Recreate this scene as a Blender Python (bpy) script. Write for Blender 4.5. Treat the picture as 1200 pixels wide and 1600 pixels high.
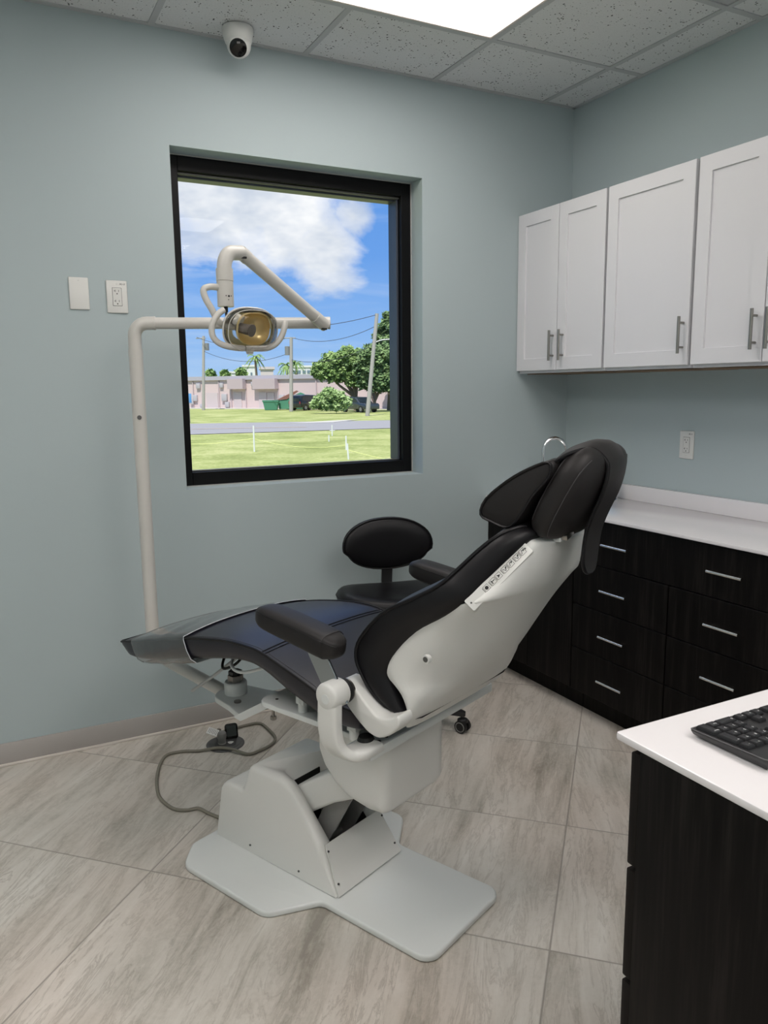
import bpy, bmesh, math, random
from mathutils import Vector, Matrix, noise as mnoise
random.seed(7)
PI = math.pi
for o in list(bpy.data.objects): bpy.data.objects.remove(o, do_unlink=True)
scn = bpy.context.scene
COL = scn.collection

# ---------------------------------------------------------------- camera
CAM = Vector((-2.7570, -3.2252, 1.4543)); YAW, PIT, ROL, FPX = 0.4761, 0.1592, 0.0107, 1207.43
_f = Vector((math.sin(YAW)*math.cos(PIT), math.cos(YAW)*math.cos(PIT), -math.sin(PIT)))
_r0 = Vector((math.cos(YAW), -math.sin(YAW), 0)); _d0 = _f.cross(_r0)
_r = _r0*math.cos(ROL)+_d0*math.sin(ROL); _d = -_r0*math.sin(ROL)+_d0*math.cos(ROL)
cd = bpy.data.cameras.new('camera'); cam = bpy.data.objects.new('camera', cd); COL.objects.link(cam)
cd.sensor_fit = 'HORIZONTAL'; cd.sensor_width = 36.0; cd.lens = 36.0*FPX/1200.0
cd.clip_start = 0.02; cd.clip_end = 2000
M = Matrix.Identity(4)
for i in range(3):
    M[i][0] = _r[i]; M[i][1] = -_d[i]; M[i][2] = -_f[i]; M[i][3] = CAM[i]
cam.matrix_world = M
scn.camera = cam

# ---------------------------------------------------------------- exposure
vs = scn.view_settings
vs.view_transform = 'Standard'; vs.look = 'None'; vs.gamma = 1.0; vs.use_curve_mapping = False
vs.exposure = 0.07

# ---------------------------------------------------------------- node helpers
class NT:
    def __init__(s, tree): s.t = tree; s.n = tree.nodes; s.l = tree.links
    def a(s, typ, props=None, **ins):
        n = s.n.new(typ)
        for k, v in (props or {}).items(): setattr(n, k, v)
        for k, v in ins.items():
            key = int(k[1:]) if k[0] == 'i' and k[1:].isdigit() else k.replace('_', ' ')
            if isinstance(v, bpy.types.NodeSocket): s.l.new(v, n.inputs[key])
            else: n.inputs[key].default_value = v
        return n
    def m(s, op, a, b=0.0, c=0.0, clamp=False):
        n = s.a('ShaderNodeMath', {'operation': op, 'use_clamp': clamp}, i0=a, i1=b, i2=c); return n.outputs[0]
    def mix(s, f, a, b, mode='MIX'):
        n = s.a('ShaderNodeMix', {'data_type': 'RGBA', 'blend_type': mode}); n.clamp_factor = True
        for idx, v in ((0, f), (6, a), (7, b)):
            if isinstance(v, bpy.types.NodeSocket): s.l.new(v, n.inputs[idx])
            else: n.inputs[idx].default_value = v if idx == 0 else (tuple(v)+(1,))[:4]
        return n.outputs[2]
    def vm(s, op, a, b=(0, 0, 0), sc=1.0):
        n = s.a('ShaderNodeVectorMath', {'operation': op}, i0=a, i1=b); n.inputs[3].default_value = sc
        return n.outputs[1] if op in ('DOT_PRODUCT', 'LENGTH', 'DISTANCE') else n.outputs[0]
    def ramp(s, f, pts):
        n = s.a('ShaderNodeValToRGB', i0=f); cr = n.color_ramp
        while len(cr.elements) < len(pts): cr.elements.new(0.5)
        for e, (p, c) in zip(cr.elements, pts):
            e.position = p; e.color = (tuple(c)+(1,))[:4] if not isinstance(c, (int, float)) else (c, c, c, 1)
        return n.outputs[0]
    def noise(s, v, scale, detail=3, rough=0.5, dist=0.0):
        n = s.a('ShaderNodeTexNoise', Vector=v, Scale=scale, Detail=detail, Roughness=rough, Distortion=dist); return n.outputs[0]

def srgb(r, g, b):
    f = lambda c: (c/255/12.92 if c/255 <= 0.04045 else ((c/255+0.055)/1.055)**2.4)
    return (f(r), f(g), f(b))

MATS = {}
def mat(name, col, rough=0.5, metal=0.0, bump=None, var=0.0, coat=0.0, spec=0.5, emit=None, build=None, sheen=0.0):
    if name in MATS: return MATS[name]
    m = bpy.data.materials.new(name); m.use_nodes = True; t = NT(m.node_tree)
    b = m.node_tree.nodes['Principled BSDF']
    b.inputs['Base Color'].default_value = (*col, 1); b.inputs['Roughness'].default_value = rough
    b.inputs['Metallic'].default_value = metal; b.inputs['Specular IOR Level'].default_value = spec
    b.inputs['Coat Weight'].default_value = coat
    if sheen: b.inputs['Sheen Weight'].default_value = sheen
    tc = t.a('ShaderNodeTexCoord').outputs['Object']
    nz = t.noise(tc, 14.0, 3)
    if var > 0:
        c = t.mix(nz, [x*(1-var) for x in col], [min(1, x*(1+var)) for x in col]); t.l.new(c, b.inputs['Base Color'])
    if bump:
        sc, st = bump[0], bump[1]
        bn = t.noise(tc, sc, 3, 0.6)
        bp = t.a('ShaderNodeBump', Strength=st, Distance=bump[2] if len(bump) > 2 else 0.002, Height=bn)
        t.l.new(bp.outputs[0], b.inputs['Normal'])
    if emit:
        b.inputs['Emission Color'].default_value = (*emit[0], 1); b.inputs['Emission Strength'].default_value = emit[1]
    if build: build(t, b, tc)
    MATS[name] = m; return m

# ---------------------------------------------------------------- world: blue sky with cumulus
def dirpx(px, py):
    v = _r*((px-600)/FPX)+_d*((py-800)/FPX)+_f; return v.normalized()
w = bpy.data.worlds.new('World'); scn.world = w; w.use_nodes = True
wt = NT(w.node_tree); bg = w.node_tree.nodes['Background']
g = wt.a('ShaderNodeTexCoord').outputs['Generated']
sep = wt.a('ShaderNodeSeparateXYZ', i0=g)
sky = wt.ramp(wt.m('MULTIPLY_ADD', sep.outputs[2], 1.0, 0.0), [(0.0, srgb(176, 206, 240)), (0.06, srgb(140, 184, 238)), (0.16, srgb(106, 160, 232)), (0.40, srgb(84, 140, 222)), (0.60, srgb(150, 185, 235)), (0.85, srgb(228, 235, 246))])  # sky overhead, out of view, whitened to send more daylight indoors
zc = wt.m('MAXIMUM', sep.outputs[2], 0.0)
plane = wt.a('ShaderNodeCombineXYZ', i0=sep.outputs[0], i1=sep.outputs[1], i2=wt.m('MULTIPLY', sep.outputs[2], 1.9)).outputs[0]
nbig = wt.noise(plane, 5.5, 7, 0.60, 0.4)
nfine = wt.noise(plane, 22, 5, 0.6, 0.2)
nmask = wt.m('ADD', wt.m('MULTIPLY', nbig, 0.85), wt.m('MULTIPLY', nfine, 0.15))
cover = None
# cumulus banks at fixed compass bearings in the sky: (direction, radius, weight)
for (dx, dy, dz), rad, wgt in CLOUDS if 'CLOUDS' in globals() else [
        (tuple(dirpx(505, 385)), 0.085, 1.0), (tuple(dirpx(460, 335)), 0.12, 0.9), (tuple(dirpx(340, 300)), 0.16, 0.95),
        (tuple(dirpx(550, 340)), 0.06, 0.8), (tuple(dirpx(300, 270)), 0.14, 1.0), (tuple(dirpx(470, 250)), 0.15, 0.85), (tuple(dirpx(285, 350)), 0.05, 0.7)]:
    d = wt.vm('DISTANCE', g, (dx, dy, dz))
    k = wt.m('MULTIPLY', wt.m('SUBTRACT', 1.0, wt.m('DIVIDE', d, rad), clamp=True), wgt)
    cover = k if cover is None else wt.m('MAXIMUM', cover, k)
base_c = wt.m('MULTIPLY', wt.m('SUBTRACT', wt.noise(plane, 2.2, 3), 0.5), 0.9)
dens = wt.m('ADD', wt.m('ADD', wt.m('MULTIPLY', cover, 0.75), wt.m('SUBTRACT', nmask, 0.70)), wt.m('MULTIPLY', base_c, 0.05))
cl = wt.ramp(dens, [(0.0, 0.0), (0.14, 0.75), (0.30, 1.0)])
wisp_v = wt.vm('MULTIPLY', g, (1.0, 1.0, 9.0))
wisp = wt.ramp(wt.noise(wisp_v, 4.0, 5, 0.6, 0.6), [(0.50, 0.0), (0.72, 0.55)])
shade = wt.ramp(wt.noise(plane, 9, 4, 0.6), [(0.35, srgb(205, 214, 228)), (0.6, srgb(250, 251, 253))])
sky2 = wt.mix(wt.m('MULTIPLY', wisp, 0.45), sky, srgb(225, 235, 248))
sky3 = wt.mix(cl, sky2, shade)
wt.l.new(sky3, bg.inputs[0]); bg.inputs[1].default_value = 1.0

# ---------------------------------------------------------------- sun (high, behind the room)
sd = bpy.data.lights.new('sun', 'SUN'); so = bpy.data.objects.new('sun', sd); COL.objects.link(so)
sd.energy = 4.6; sd.angle = 0.01; sd.color = (1.0, 0.96, 0.90)
so.rotation_euler = Vector((-0.35, -0.50, 1.0)).to_track_quat('Z', 'Y').to_euler()

# ---------------------------------------------------------------- mesh helpers
def tag(o, label=None, cat=None, group=None, kind=None):
    if label: o['label'] = label
    if cat: o['category'] = cat
    if group: o['group'] = group
    if kind: o['kind'] = kind
    return o
def empty(name, loc=(0, 0, 0), rz=0.0, label=None, cat=None, group=None):
    o = bpy.data.objects.new(name, None); COL.objects.link(o); o.location = loc; o.rotation_euler = (0, 0, rz)
    o.empty_display_size = 0.05
    return tag(o, label, cat, group)

def round_poly(pts, rad, seg=5):
    """round every corner of a 2D polygon; rad is a number or one per corner"""
    out = []; n = len(pts)
    for i, p in enumerate(pts):
        r = rad[i] if isinstance(rad, (list, tuple)) else rad
        p = Vector(p); a = Vector(pts[i-1])-p; b = Vector(pts[(i+1) % n])-p
        la, lb = a.length, b.length; a.normalize(); b.normalize()
        ang = a.angle(b) if la > 0 and lb > 0 else PI
        if r <= 1e-6 or ang > PI-0.05: out.append(tuple(p)); continue
        t = min(r/math.tan(ang/2), la*0.49, lb*0.49); rr = t*math.tan(ang/2)
        c = p+(a+b).normalized()*(rr/math.sin(ang/2))
        s = p+a*t-c; e = p+b*t-c
        a0 = math.atan2(s.y, s.x); a1 = math.atan2(e.y, e.x)
        dlt = (a1-a0+PI) % (2*PI)-PI
        for k in range(seg+1):
            q = a0+dlt*k/seg; out.append((c.x+rr*math.cos(q), c.y+rr*math.sin(q)))
    return out

class MB:
    def __init__(s): s.bm = bmesh.new(); s.mi = 0
    def _f(s, vs):
        try: f = s.bm.faces.new(vs); f.material_index = s.mi; return f
        except ValueError: return None
    def box(s, c, size, rot=None, bevel=0.0, seg=2):
        b2 = bmesh.new(); bmesh.ops.create_cube(b2, size=1.0)
        for v in b2.verts: v.co = Vector((v.co.x*size[0], v.co.y*size[1], v.co.z*size[2]))
        if bevel > 0: bmesh.ops.bevel(b2, geom=b2.edges[:], offset=min(bevel, min(size)*0.49), segments=seg, profile=0.5, affect='EDGES')
        s.merge(b2, Matrix.Translation(Vector(c)) @ (rot.to_4x4() if rot else Matrix.Identity(4))); return s
    def merge(s, b2, mx):
        vm = {}
        for v in b2.verts: vm[v] = s.bm.verts.new(mx @ v.co)
        for f in b2.faces: s._f([vm[v] for v in f.verts])
        b2.free()
    def loft(s, rings, close=True, cap=True, loop=False):
        R = [[s.bm.verts.new(Vector(p)) for p in r] for r in rings]; n = len(R[0])
        pairs = list(zip(R, R[1:]))+([(R[-1], R[0])] if loop else [])
        for a, b in pairs:
            for i in range(n if close else n-1):
                j = (i+1) % n; s._f([a[i], a[j], b[j], b[i]])
        if cap and close and not loop: s._f(list(reversed(R[0]))); s._f(R[-1])
        return s
    def tube(s, path, r, seg=12, cap=True, closed=False):
        P = [Vector(p) for p in path]; n = len(P)
        rs = r if isinstance(r, (list, tuple)) else [r]*n
        rings = []; up = None
        for i, p in enumerate(P):
            if closed: t = (P[(i+1) % n]-P[i-1]).normalized()
            else: t = (P[min(i+1, n-1)]-P[max(i-1, 0)]).normalized()
            if up is None: up = Vector((0, 0, 1)) if abs(t.z) < 0.9 else Vector((1, 0, 0))
            x = t.cross(up).normalized(); y = x.cross(t).normalized(); up = y
            rings.append([p+(x*math.cos(2*PI*k/seg)+y*math.sin(2*PI*k/seg))*rs[i] for k in range(seg)])
        s.loft(rings, cap=cap, loop=closed); return s
    def cyl(s, a, b, r0, r1=None, seg=20): return s.tube([a, b], [r0, r0 if r1 is None else r1], seg)
    def lathe(s, prof, c=(0, 0, 0), seg=28, rot=None):
        c = Vector(c); rings = []
        for r, z in prof:
            ring = []
            for k in range(seg):
                v = Vector((max(r, 1e-5)*math.cos(2*PI*k/seg), max(r, 1e-5)*math.sin(2*PI*k/seg), z))
                if rot: v = rot @ v
                ring.append(c+v)
            rings.append(ring)
        s.loft(rings); return s
    def prism(s, poly, fn, t0, t1, bevel=0.0, seg=2):
        """poly 2D, fn(a,b,t)->3D; extruded from t0 to t1, rim bevelled"""
        lv = [(t0, bevel), (t0+(t1-t0)*0, bevel)]
        n = len(poly)
        def inset(d):
            if d <= 0: return poly
            area = sum(poly[i][0]*poly[(i+1) % n][1]-poly[(i+1) % n][0]*poly[i][1] for i in range(n)); sg = 1 if area > 0 else -1
            out = []
            for i in range(n):
                p = Vector(poly[i]); a = (p-Vector(poly[i-1])); b = (Vector(poly[(i+1) % n])-p)
                if a.length < 1e-9: a = b
                if b.length < 1e-9: b = a
                na = Vector((-a.y, a.x)).normalized()*sg; nb = Vector((-b.y, b.x)).normalized()*sg
                m = na+nb; m = m/max(m.dot(na), 0.3) if m.length > 1e-6 else na
                out.append(tuple(p+m*d))
            return out
        sgn = 1 if t1 > t0 else -1
        rings = []
        if bevel > 0:
            for k in range(seg+1):
                q = PI/2*k/seg; rings.append([Vector(fn(a, b, t0+sgn*bevel*(1-math.sin(q)) if False else t0+sgn*bevel*(1-math.cos(q)) )) for a, b in inset(bevel*(1-math.sin(q)))])
            for k in range(seg+1):
                q = PI/2*(1-k/seg); rings.append([Vector(fn(a, b, t1-sgn*bevel*(1-math.cos(q)))) for a, b in inset(bevel*(1-math.sin(q)))])
        else: rings = [[Vector(fn(a, b, t0)) for a, b in poly], [Vector(fn(a, b, t1)) for a, b in poly]]
        s.loft(rings); return s
    def build(s, name, m, parent=None, angle=35, weld=False):
        bm = s.bm
        if weld: bmesh.ops.remove_doubles(bm, verts=bm.verts, dist=1e-5)
        bmesh.ops.recalc_face_normals(bm, faces=bm.faces)
        th = math.radians(angle)
        for f in bm.faces: f.smooth = True
        for e in bm.edges:
            if len(e.link_faces) == 2 and e.calc_face_angle(0) > th: e.smooth = False
        me = bpy.data.meshes.new(name); bm.to_mesh(me); bm.free()
        for mm in (m if isinstance(m, (list, tuple)) else [m]): me.materials.append(mm)
        o = bpy.data.objects.new(name, me); COL.objects.link(o)
        if parent: o.parent = parent
        return o

def spline(P, n=8, closed=False):
    """Catmull-Rom through tuples of any length"""
    P = [tuple(map(float, p)) for p in P]; N = len(P); out = []
    rng = range(N if closed else N-1)
    for i in rng:
        if closed: p0, p1, p2, p3 = P[i-1], P[i], P[(i+1) % N], P[(i+2) % N]
        else: p0, p1, p2, p3 = P[max(i-1, 0)], P[i], P[i+1], P[min(i+2, N-1)]
        for k in range(n):
            t = k/n; t2 = t*t; t3 = t2*t
            out.append(tuple(0.5*(2*b+(-a+c)*t+(2*a-5*b+4*c-d)*t2+(-a+3*b-3*c+d)*t3) for a, b, c, d in zip(p0, p1, p2, p3)))
    if not closed: out.append(P[-1])
    return out

def text_bm(body, size, depth=0.0004, align='CENTER'):
    cu = bpy.data.curves.new('txt', 'FONT'); cu.body = body; cu.size = size; cu.extrude = depth; cu.align_x = align; cu.align_y = 'CENTER'; cu.resolution_u = 2
    o = bpy.data.objects.new('txt', cu); COL.objects.link(o); bpy.context.view_layer.update()
    me = bpy.data.meshes.new_from_object(o.evaluated_get(bpy.context.evaluated_depsgraph_get()))
    b = bmesh.new(); b.from_mesh(me); bpy.data.objects.remove(o, do_unlink=True); bpy.data.curves.remove(cu); bpy.data.meshes.remove(me)
    return b
def frame_mx(origin, x, y):
    x = Vector(x).normalized(); y = Vector(y).normalized(); z = x.cross(y).normalized(); y = z.cross(x)
    m = Matrix.Identity(4)
    for i in range(3): m[i][0] = x[i]; m[i][1] = y[i]; m[i][2] = z[i]; m[i][3] = origin[i]
    return m

# ---------------------------------------------------------------- materials
H = 2.8169
WALL = mat('wall_paint', (0.425, 0.500, 0.512), 0.62, bump=(180, 0.06, 0.001), spec=0.3)
BASEB = mat('baseboard_vinyl', srgb(172, 168, 164), 0.5, spec=0.35)
TRIMW = mat('white_trim', srgb(215, 208, 200), 0.5)
ENAMEL = mat('white_enamel', srgb(214, 218, 216), 0.30, spec=0.5, bump=(900, 0.05, 0.0004))
ENAMELP = mat('lamp_enamel', srgb(204, 202, 196), 0.32)
PLASW = mat('white_moulded_plastic', srgb(216, 217, 213), 0.36, bump=(700, 0.06, 0.0004))
CABW = mat('white_cabinet_paint', srgb(220, 220, 223), 0.35, spec=0.45)
QUARTZ = mat('white_quartz', srgb(224, 222, 223), 0.16, var=0.01, spec=0.5)
STEEL = mat('brushed_nickel', srgb(150, 147, 142), 0.32, 1.0)
CHROME = mat('chrome', (0.78, 0.79, 0.80), 0.08, 1.0)
BARMET = mat('satin_steel', (0.86, 0.84, 0.80), 0.22, 1.0)
BLACKP = mat('black_plastic', (0.012, 0.012, 0.013), 0.4)
BLACKR = mat('black_rubber', (0.010, 0.010, 0.010), 0.6)
DARKG = mat('dark_grey_plastic', srgb(92, 92, 92), 0.5)
GREYP = mat('mid_grey_plastic', srgb(128, 128, 126), 0.45)
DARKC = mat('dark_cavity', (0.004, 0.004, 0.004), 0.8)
BRONZE = mat('dark_window_aluminium', (0.003, 0.003, 0.0035), 0.45, spec=0.2)
ALU = mat('glazing_aluminium', srgb(112, 112, 106), 0.4, 0.3)
LEATHER = mat('black_upholstery', (0.0060, 0.0058, 0.0070), 0.42, bump=(450, 0.22, 0.0006), spec=0.28)
LEATHERN = mat('dark_navy_upholstery', (0.012, 0.012, 0.019), 0.35, bump=(450, 0.20, 0.0006), spec=0.48)
LEATHERB = mat('charcoal_upholstery', (0.014, 0.0125, 0.0125), 0.50, bump=(450, 0.25, 0.0006), spec=0.32)
THREAD = mat('seam_thread', (0.045, 0.042, 0.045), 0.6)
INK = mat('black_print', (0.01, 0.01, 0.01), 0.6)
WPRINT = mat('white_print', (0.75, 0.75, 0.75), 0.6)
SCREW = mat('screw_steel', (0.12, 0.12, 0.12), 0.35, 0.8)
CORD = mat('grey_cord', srgb(128, 124, 112), 0.5)

def _wood(t, b, tc):
    v = t.vm('MULTIPLY', tc, (26, 26, 1.6)); n = t.noise(v, 1.6, 5, 0.65)
    v2 = t.vm('MULTIPLY', tc, (160, 160, 6)); n2 = t.noise(v2, 1.2, 3)
    f = t.m('ADD', t.m('MULTIPLY', n, 0.7), t.m('MULTIPLY', n2, 0.3))
    c = t.ramp(f, [(0.36, (0.0018, 0.0015, 0.0014)), (0.50, (0.0042, 0.0035, 0.0032)), (0.64, (0.0125, 0.0105, 0.0095))])
    t.l.new(c, b.inputs['Base Color'])
WOOD = mat('espresso_laminate', (0.01, 0.009, 0.008), 0.48, spec=0.12, build=_wood)

def _floor(t, b, tc):
    th = 0.7766; c, s = math.cos(th), math.sin(th)
    al = t.vm('DOT_PRODUCT', tc, (s, c, 0)); ac = t.vm('DOT_PRODUCT', tc, (c, -s, 0))
    A0, T0 = -1.7745+0.0, 0.160; LA, LT = 0.6053, 1.2
    ua = t.m('DIVIDE', t.m('SUBTRACT', al, A0), LA); ut = t.m('DIVIDE', t.m('SUBTRACT', ac, T0), LT)
    ia = t.m('FLOOR', ua); it = t.m('FLOOR', ut); fa = t.m('SUBTRACT', ua, ia); ft = t.m('SUBTRACT', ut, it)
    da = t.m('MULTIPLY', t.m('MINIMUM', fa, t.m('SUBTRACT', 1.0, fa)), LA)
    dt = t.m('MULTIPLY', t.m('MINIMUM', ft, t.m('SUBTRACT', 1.0, ft)), LT)
    dd = t.m('MINIMUM', da, dt)
    idv = t.a('ShaderNodeCombineXYZ', i0=ia, i1=it, i2=0.0).outputs[0]
    wn = t.a('ShaderNodeTexWhiteNoise', Vector=idv)
    off = t.vm('SCALE', wn.outputs[1], (0, 0, 0), 1.0); offn = off.node; offn.inputs[3].default_value = 9.0
    skew = t.m('MULTIPLY', t.m('SUBTRACT', wn.outputs[0], 0.5), 0.35)
    a2 = t.m('ADD', ac, t.m('MULTIPLY', al, t.m('ADD', skew, 0.12)))
    st = t.a('ShaderNodeCombineXYZ', i0=t.m('MULTIPLY', al, 0.9), i1=t.m('MULTIPLY', a2, 5.5), i2=0.0).outputs[0]
    st = t.vm('ADD', st, off)
    warp = t.a('ShaderNodeTexNoise', Vector=st, Scale=1.1, Detail=4.0, Roughness=0.55)
    stw = t.vm('ADD', st, t.vm('SCALE', warp.outputs[1], (0, 0, 0), 0.7))
    n1 = t.noise(stw, 1.25, 6, 0.62, 0.3); n2 = t.noise(stw, 5.0, 8, 0.75, 0.2)
    cl = t.noise(t.vm('ADD', t.vm('MULTIPLY', tc, (1, 1, 1)), off), 2.6, 3, 0.5)
    fine = t.noise(tc, 60, 4, 0.7)
    f = t.m('ADD', t.m('ADD', t.m('MULTIPLY', n1, 0.57), t.m('MULTIPLY', n2, 0.27)), t.m('ADD', t.m('MULTIPLY', fine, 0.10), t.m('MULTIPLY', cl, 0.10)))
    col = t.ramp(f, [(0.38, srgb(152, 146, 137)), (0.45, srgb(184, 178, 169)), (0.51, srgb(202, 196, 188)), (0.60, srgb(213, 208, 201)), (0.70, srgb(225, 221, 215))])
    vein = t.ramp(t.m('ABSOLUTE', t.m('SUBTRACT', t.noise(stw, 2.3, 7, 0.7, 0.5), 0.5)), [(0.0, 1.0), (0.012, 0.5), (0.035, 0.0)])
    col = t.mix(t.m('MULTIPLY', vein, t.m('MULTIPLY', cl, 0.75)), col, srgb(140, 132, 121))
    warmcool = t.ramp(t.noise(tc, 1.7, 2), [(0.4, srgb(250, 244, 238)), (0.6, srgb(240, 243, 240))])
    col = t.mix(0.6, col, warmcool, 'MULTIPLY')
    gm = t.ramp(dd, [(0.0, 1.0), (0.0016, 1.0), (0.0030, 0.0)])
    col = t.mix(gm, col, srgb(142, 136, 128))
    t.l.new(col, b.inputs['Base Color'])
    bp = t.a('ShaderNodeBump', Strength=0.5, Distance=0.0015, Height=t.m('SUBTRACT', t.m('MULTIPLY', n2, 0.12), gm)); t.l.new(bp.outputs[0], b.inputs['Normal'])
    t.l.new(t.ramp(n2, [(0.3, 0.34), (0.7, 0.46)]), b.inputs['Roughness'])
FLOOR = mat('stone_look_floor_tile', (0.4, 0.38, 0.35), 0.4, spec=0.45, build=_floor)

def _ceil(t, b, tc):
    vz = t.a('ShaderNodeTexVoronoi', {'feature': 'F1'}, Vector=tc, Scale=95.0, Randomness=1.0)
    sel = t.a('ShaderNodeSeparateColor', i0=vz.outputs['Color']).outputs[0]
    rad = t.m('MULTIPLY', sel, 0.40)
    pit = t.m('LESS_THAN', vz.outputs['Distance'], t.m('MULTIPLY', rad, t.ramp(t.noise(tc, 30, 2), [(0.4, 0.3), (0.62, 1.0)])))
    n = t.noise(tc, 140, 4, 0.7)
    col = t.mix(n, srgb(206, 208, 208), srgb(230, 232, 232)); col = t.mix(t.m('MULTIPLY', pit, 0.95), col, srgb(62, 66, 68))
    t.l.new(col, b.inputs['Base Color'])
    bp = t.a('ShaderNodeBump', Strength=0.35, Distance=0.002, Height=t.m('SUBTRACT', n, t.m('MULTIPLY', pit, 1.5))); t.l.new(bp.outputs[0], b.inputs['Normal'])
CEIL = mat('mineral_fibre_ceiling_tile', (0.6, 0.6, 0.6), 0.9, spec=0.1, build=_ceil)
GRID = mat('ceiling_grid_paint', srgb(184, 187, 188), 0.55)

def glass_mat(name, tint=(1, 1, 1), refl=1.0, rough=0.0, ior=1.5, trans=1.0):
    m = bpy.data.materials.new(name); m.use_nodes = True; t = NT(m.node_tree); n = m.node_tree
    n.nodes.remove(n.nodes['Principled BSDF']); out = n.nodes['Material Output']
    tr = t.a('ShaderNodeBsdfTransparent', Color=(*tint, 1)); gl = t.a('ShaderNodeBsdfGlossy', Roughness=rough)
    fr = t.a('ShaderNodeFresnel', IOR=ior); mx = t.a('ShaderNodeMixShader', i0=t.m('MULTIPLY', fr.outputs[0], refl, clamp=True), i1=tr.outputs[0], i2=gl.outputs[0])
    t.l.new(mx.outputs[0], out.inputs[0]); MATS[name] = m; return m
GLASS = glass_mat('window_glass', (0.985, 0.99, 0.99), 0.16)
CLEARP = glass_mat('clear_plastic_shield', (0.93, 0.94, 0.94), 0.8, 0.06, 1.4)
def film_mat():
    m = bpy.data.materials.new('clear_vinyl_cover'); m.use_nodes = True; t = NT(m.node_tree); n = m.node_tree
    n.nodes.remove(n.nodes['Principled BSDF']); tc = t.a('ShaderNodeTexCoord').outputs['Object']
    wr = t.a('ShaderNodeBump', Strength=0.6, Distance=0.004, Height=t.noise(t.vm('MULTIPLY', tc, (14, 5, 14)), 1.0, 3, 0.6)).outputs[0]
    tr = t.a('ShaderNodeBsdfTransparent', Color=(0.80, 0.82, 0.82, 1)); df = t.a('ShaderNodeBsdfDiffuse', Color=(0.30, 0.33, 0.34, 1)); gl = t.a('ShaderNodeBsdfGlossy', Roughness=0.16, Normal=wr)
    m1 = t.a('ShaderNodeMixShader', i0=0.20, i1=tr.outputs[0], i2=df.outputs[0]); fr = t.a('ShaderNodeFresnel', IOR=1.5, Normal=wr)
    m2 = t.a('ShaderNodeMixShader', i0=t.m('MULTIPLY', fr.outputs[0], 1.5, clamp=True), i1=m1.outputs[0], i2=gl.outputs[0]); t.l.new(m2.outputs[0], n.nodes['Material Output'].inputs[0]); return m
FILM = film_mat()

# ---------------------------------------------------------------- room shell
X1, X2, Z1, Z2 = -2.0193, -0.8797, 1.0416, 2.3988
XL, YB, WT = -4.6, -5.2, 0.24
def struct(mb, name, m, parent=None, **k):
    o = mb.build(name, m, parent, **k)
    if not parent: tag(o, kind='structure')
    return o
mb = MB()
for x0, x1, z0, z1 in ((XL-0.2, X1, 0, H+0.3), (X2, 0.2, 0, H+0.3), (X1, X2, 0, Z1), (X1, X2, Z2, H+0.3)):
    mb.box(((x0+x1)/2, WT/2, (z0+z1)/2), (x1-x0, WT, z1-z0))
struct(mb, 'wall_back', WALL)
struct(MB().box((0.1, YB/2, (H+0.3)/2), (0.2, -YB, H+0.3)), 'wall_right', WALL)
struct(MB().box((XL-0.1, YB/2, (H+0.3)/2), (0.2, -YB, H+0.3)), 'wall_left', WALL)
struct(MB().box((XL/2, YB-0.1, (H+0.3)/2), (-XL+0.4, 0.2, H+0.3)), 'wall_front', WALL)
struct(MB().box((XL/2, YB/2, -0.05), (-XL, -YB, 0.1)), 'floor', FLOOR)
struct(MB().box((XL/2, YB/2+0.1, H+0.35), (-XL+0.6, -YB+0.8, 0.1)), 'roof_slab' if False else 'ceiling_deck', GRID)
# lights occupy cells of the grid, so the tiles are laid cell by cell
GX = [-0.2021-0.622*i for i in range(8)]; GX = [0.0]+[g_ for g_ in GX if g_ > XL]+[XL]
GY = [-0.4616-0.6*i for i in range(8)]; GY = [0.0]+[g_ for g_ in GY if g_ > YB]+[YB]
LIGHT_CELLS = {(2, 1), (3, 1), (2, 5), (3, 5), (5, 3), (6, 3), (5, 7), (6, 7), (2, 7), (3, 7)}
VENT = (1, 2)
mb = MB()
for i in range(len(GX)-1):
    for j in range(len(GY)-1):
        if (i, j) in LIGHT_CELLS or (i, j) == VENT: continue
        x0, x1 = GX[i+1], GX[i]; y0, y1 = GY[j+1], GY[j]
        mb.box(((x0+x1)/2, (y0+y1)/2, H+0.012), (x1-x0, y1-y0, 0.016))
struct(mb, 'ceiling', CEIL)
mb = MB(); tw = 0.024
for i, x in enumerate(GX[1:-1], 1):
    for j in range(len(GY)-1):
        if (i-1, j) in LIGHT_CELLS and (i, j) in LIGHT_CELLS: continue
        mb.box((x, (GY[j]+GY[j+1])/2, H+0.002), (tw, GY[j]-GY[j+1], 0.004))
for y in GY[1:-1]: mb.box((XL/2, y, H+0.002), (-XL, tw, 0.0042))
for c, s_ in (((XL/2, -0.011, H+0.002), (-XL, 0.022, 0.0038)), ((-0.011, YB/2, H+0.002), (0.022, -YB, 0.0038)), ((XL+0.011, YB/2, H+0.002), (0.022, -YB, 0.0038)), ((XL/2, YB+0.011, H+0.002), (-XL, 0.022, 0.0038))): mb.box(c, s_)
struct(mb, 'ceiling_grid', GRID)
def base_run(name, a, b, nrm):
    a = Vector(a); b = Vector(b); n = Vector(nrm); mb = MB(); mid = (a+b)/2; L = (b-a).length
    sx = (L, 0.008) if abs(nrm[1]) > 0 else (0.008, L)
    mb.box(mid+n*0.004+Vector((0, 0, 0.0515)), (sx[0], sx[1], 0.083), bevel=0.002)
    o = struct(mb, name, BASEB)
    sx = (L, 0.014) if abs(nrm[1]) > 0 else (0.014, L)
    MB().box(mid+n*0.007+Vector((0, 0, 0.0055)), (sx[0], sx[1], 0.011), bevel=0.003).build('caulk_strip', TRIMW, o)
base_run('baseboard_back', (XL, 0, 0), (-0.46, 0, 0), (0, -1, 0))
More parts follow.
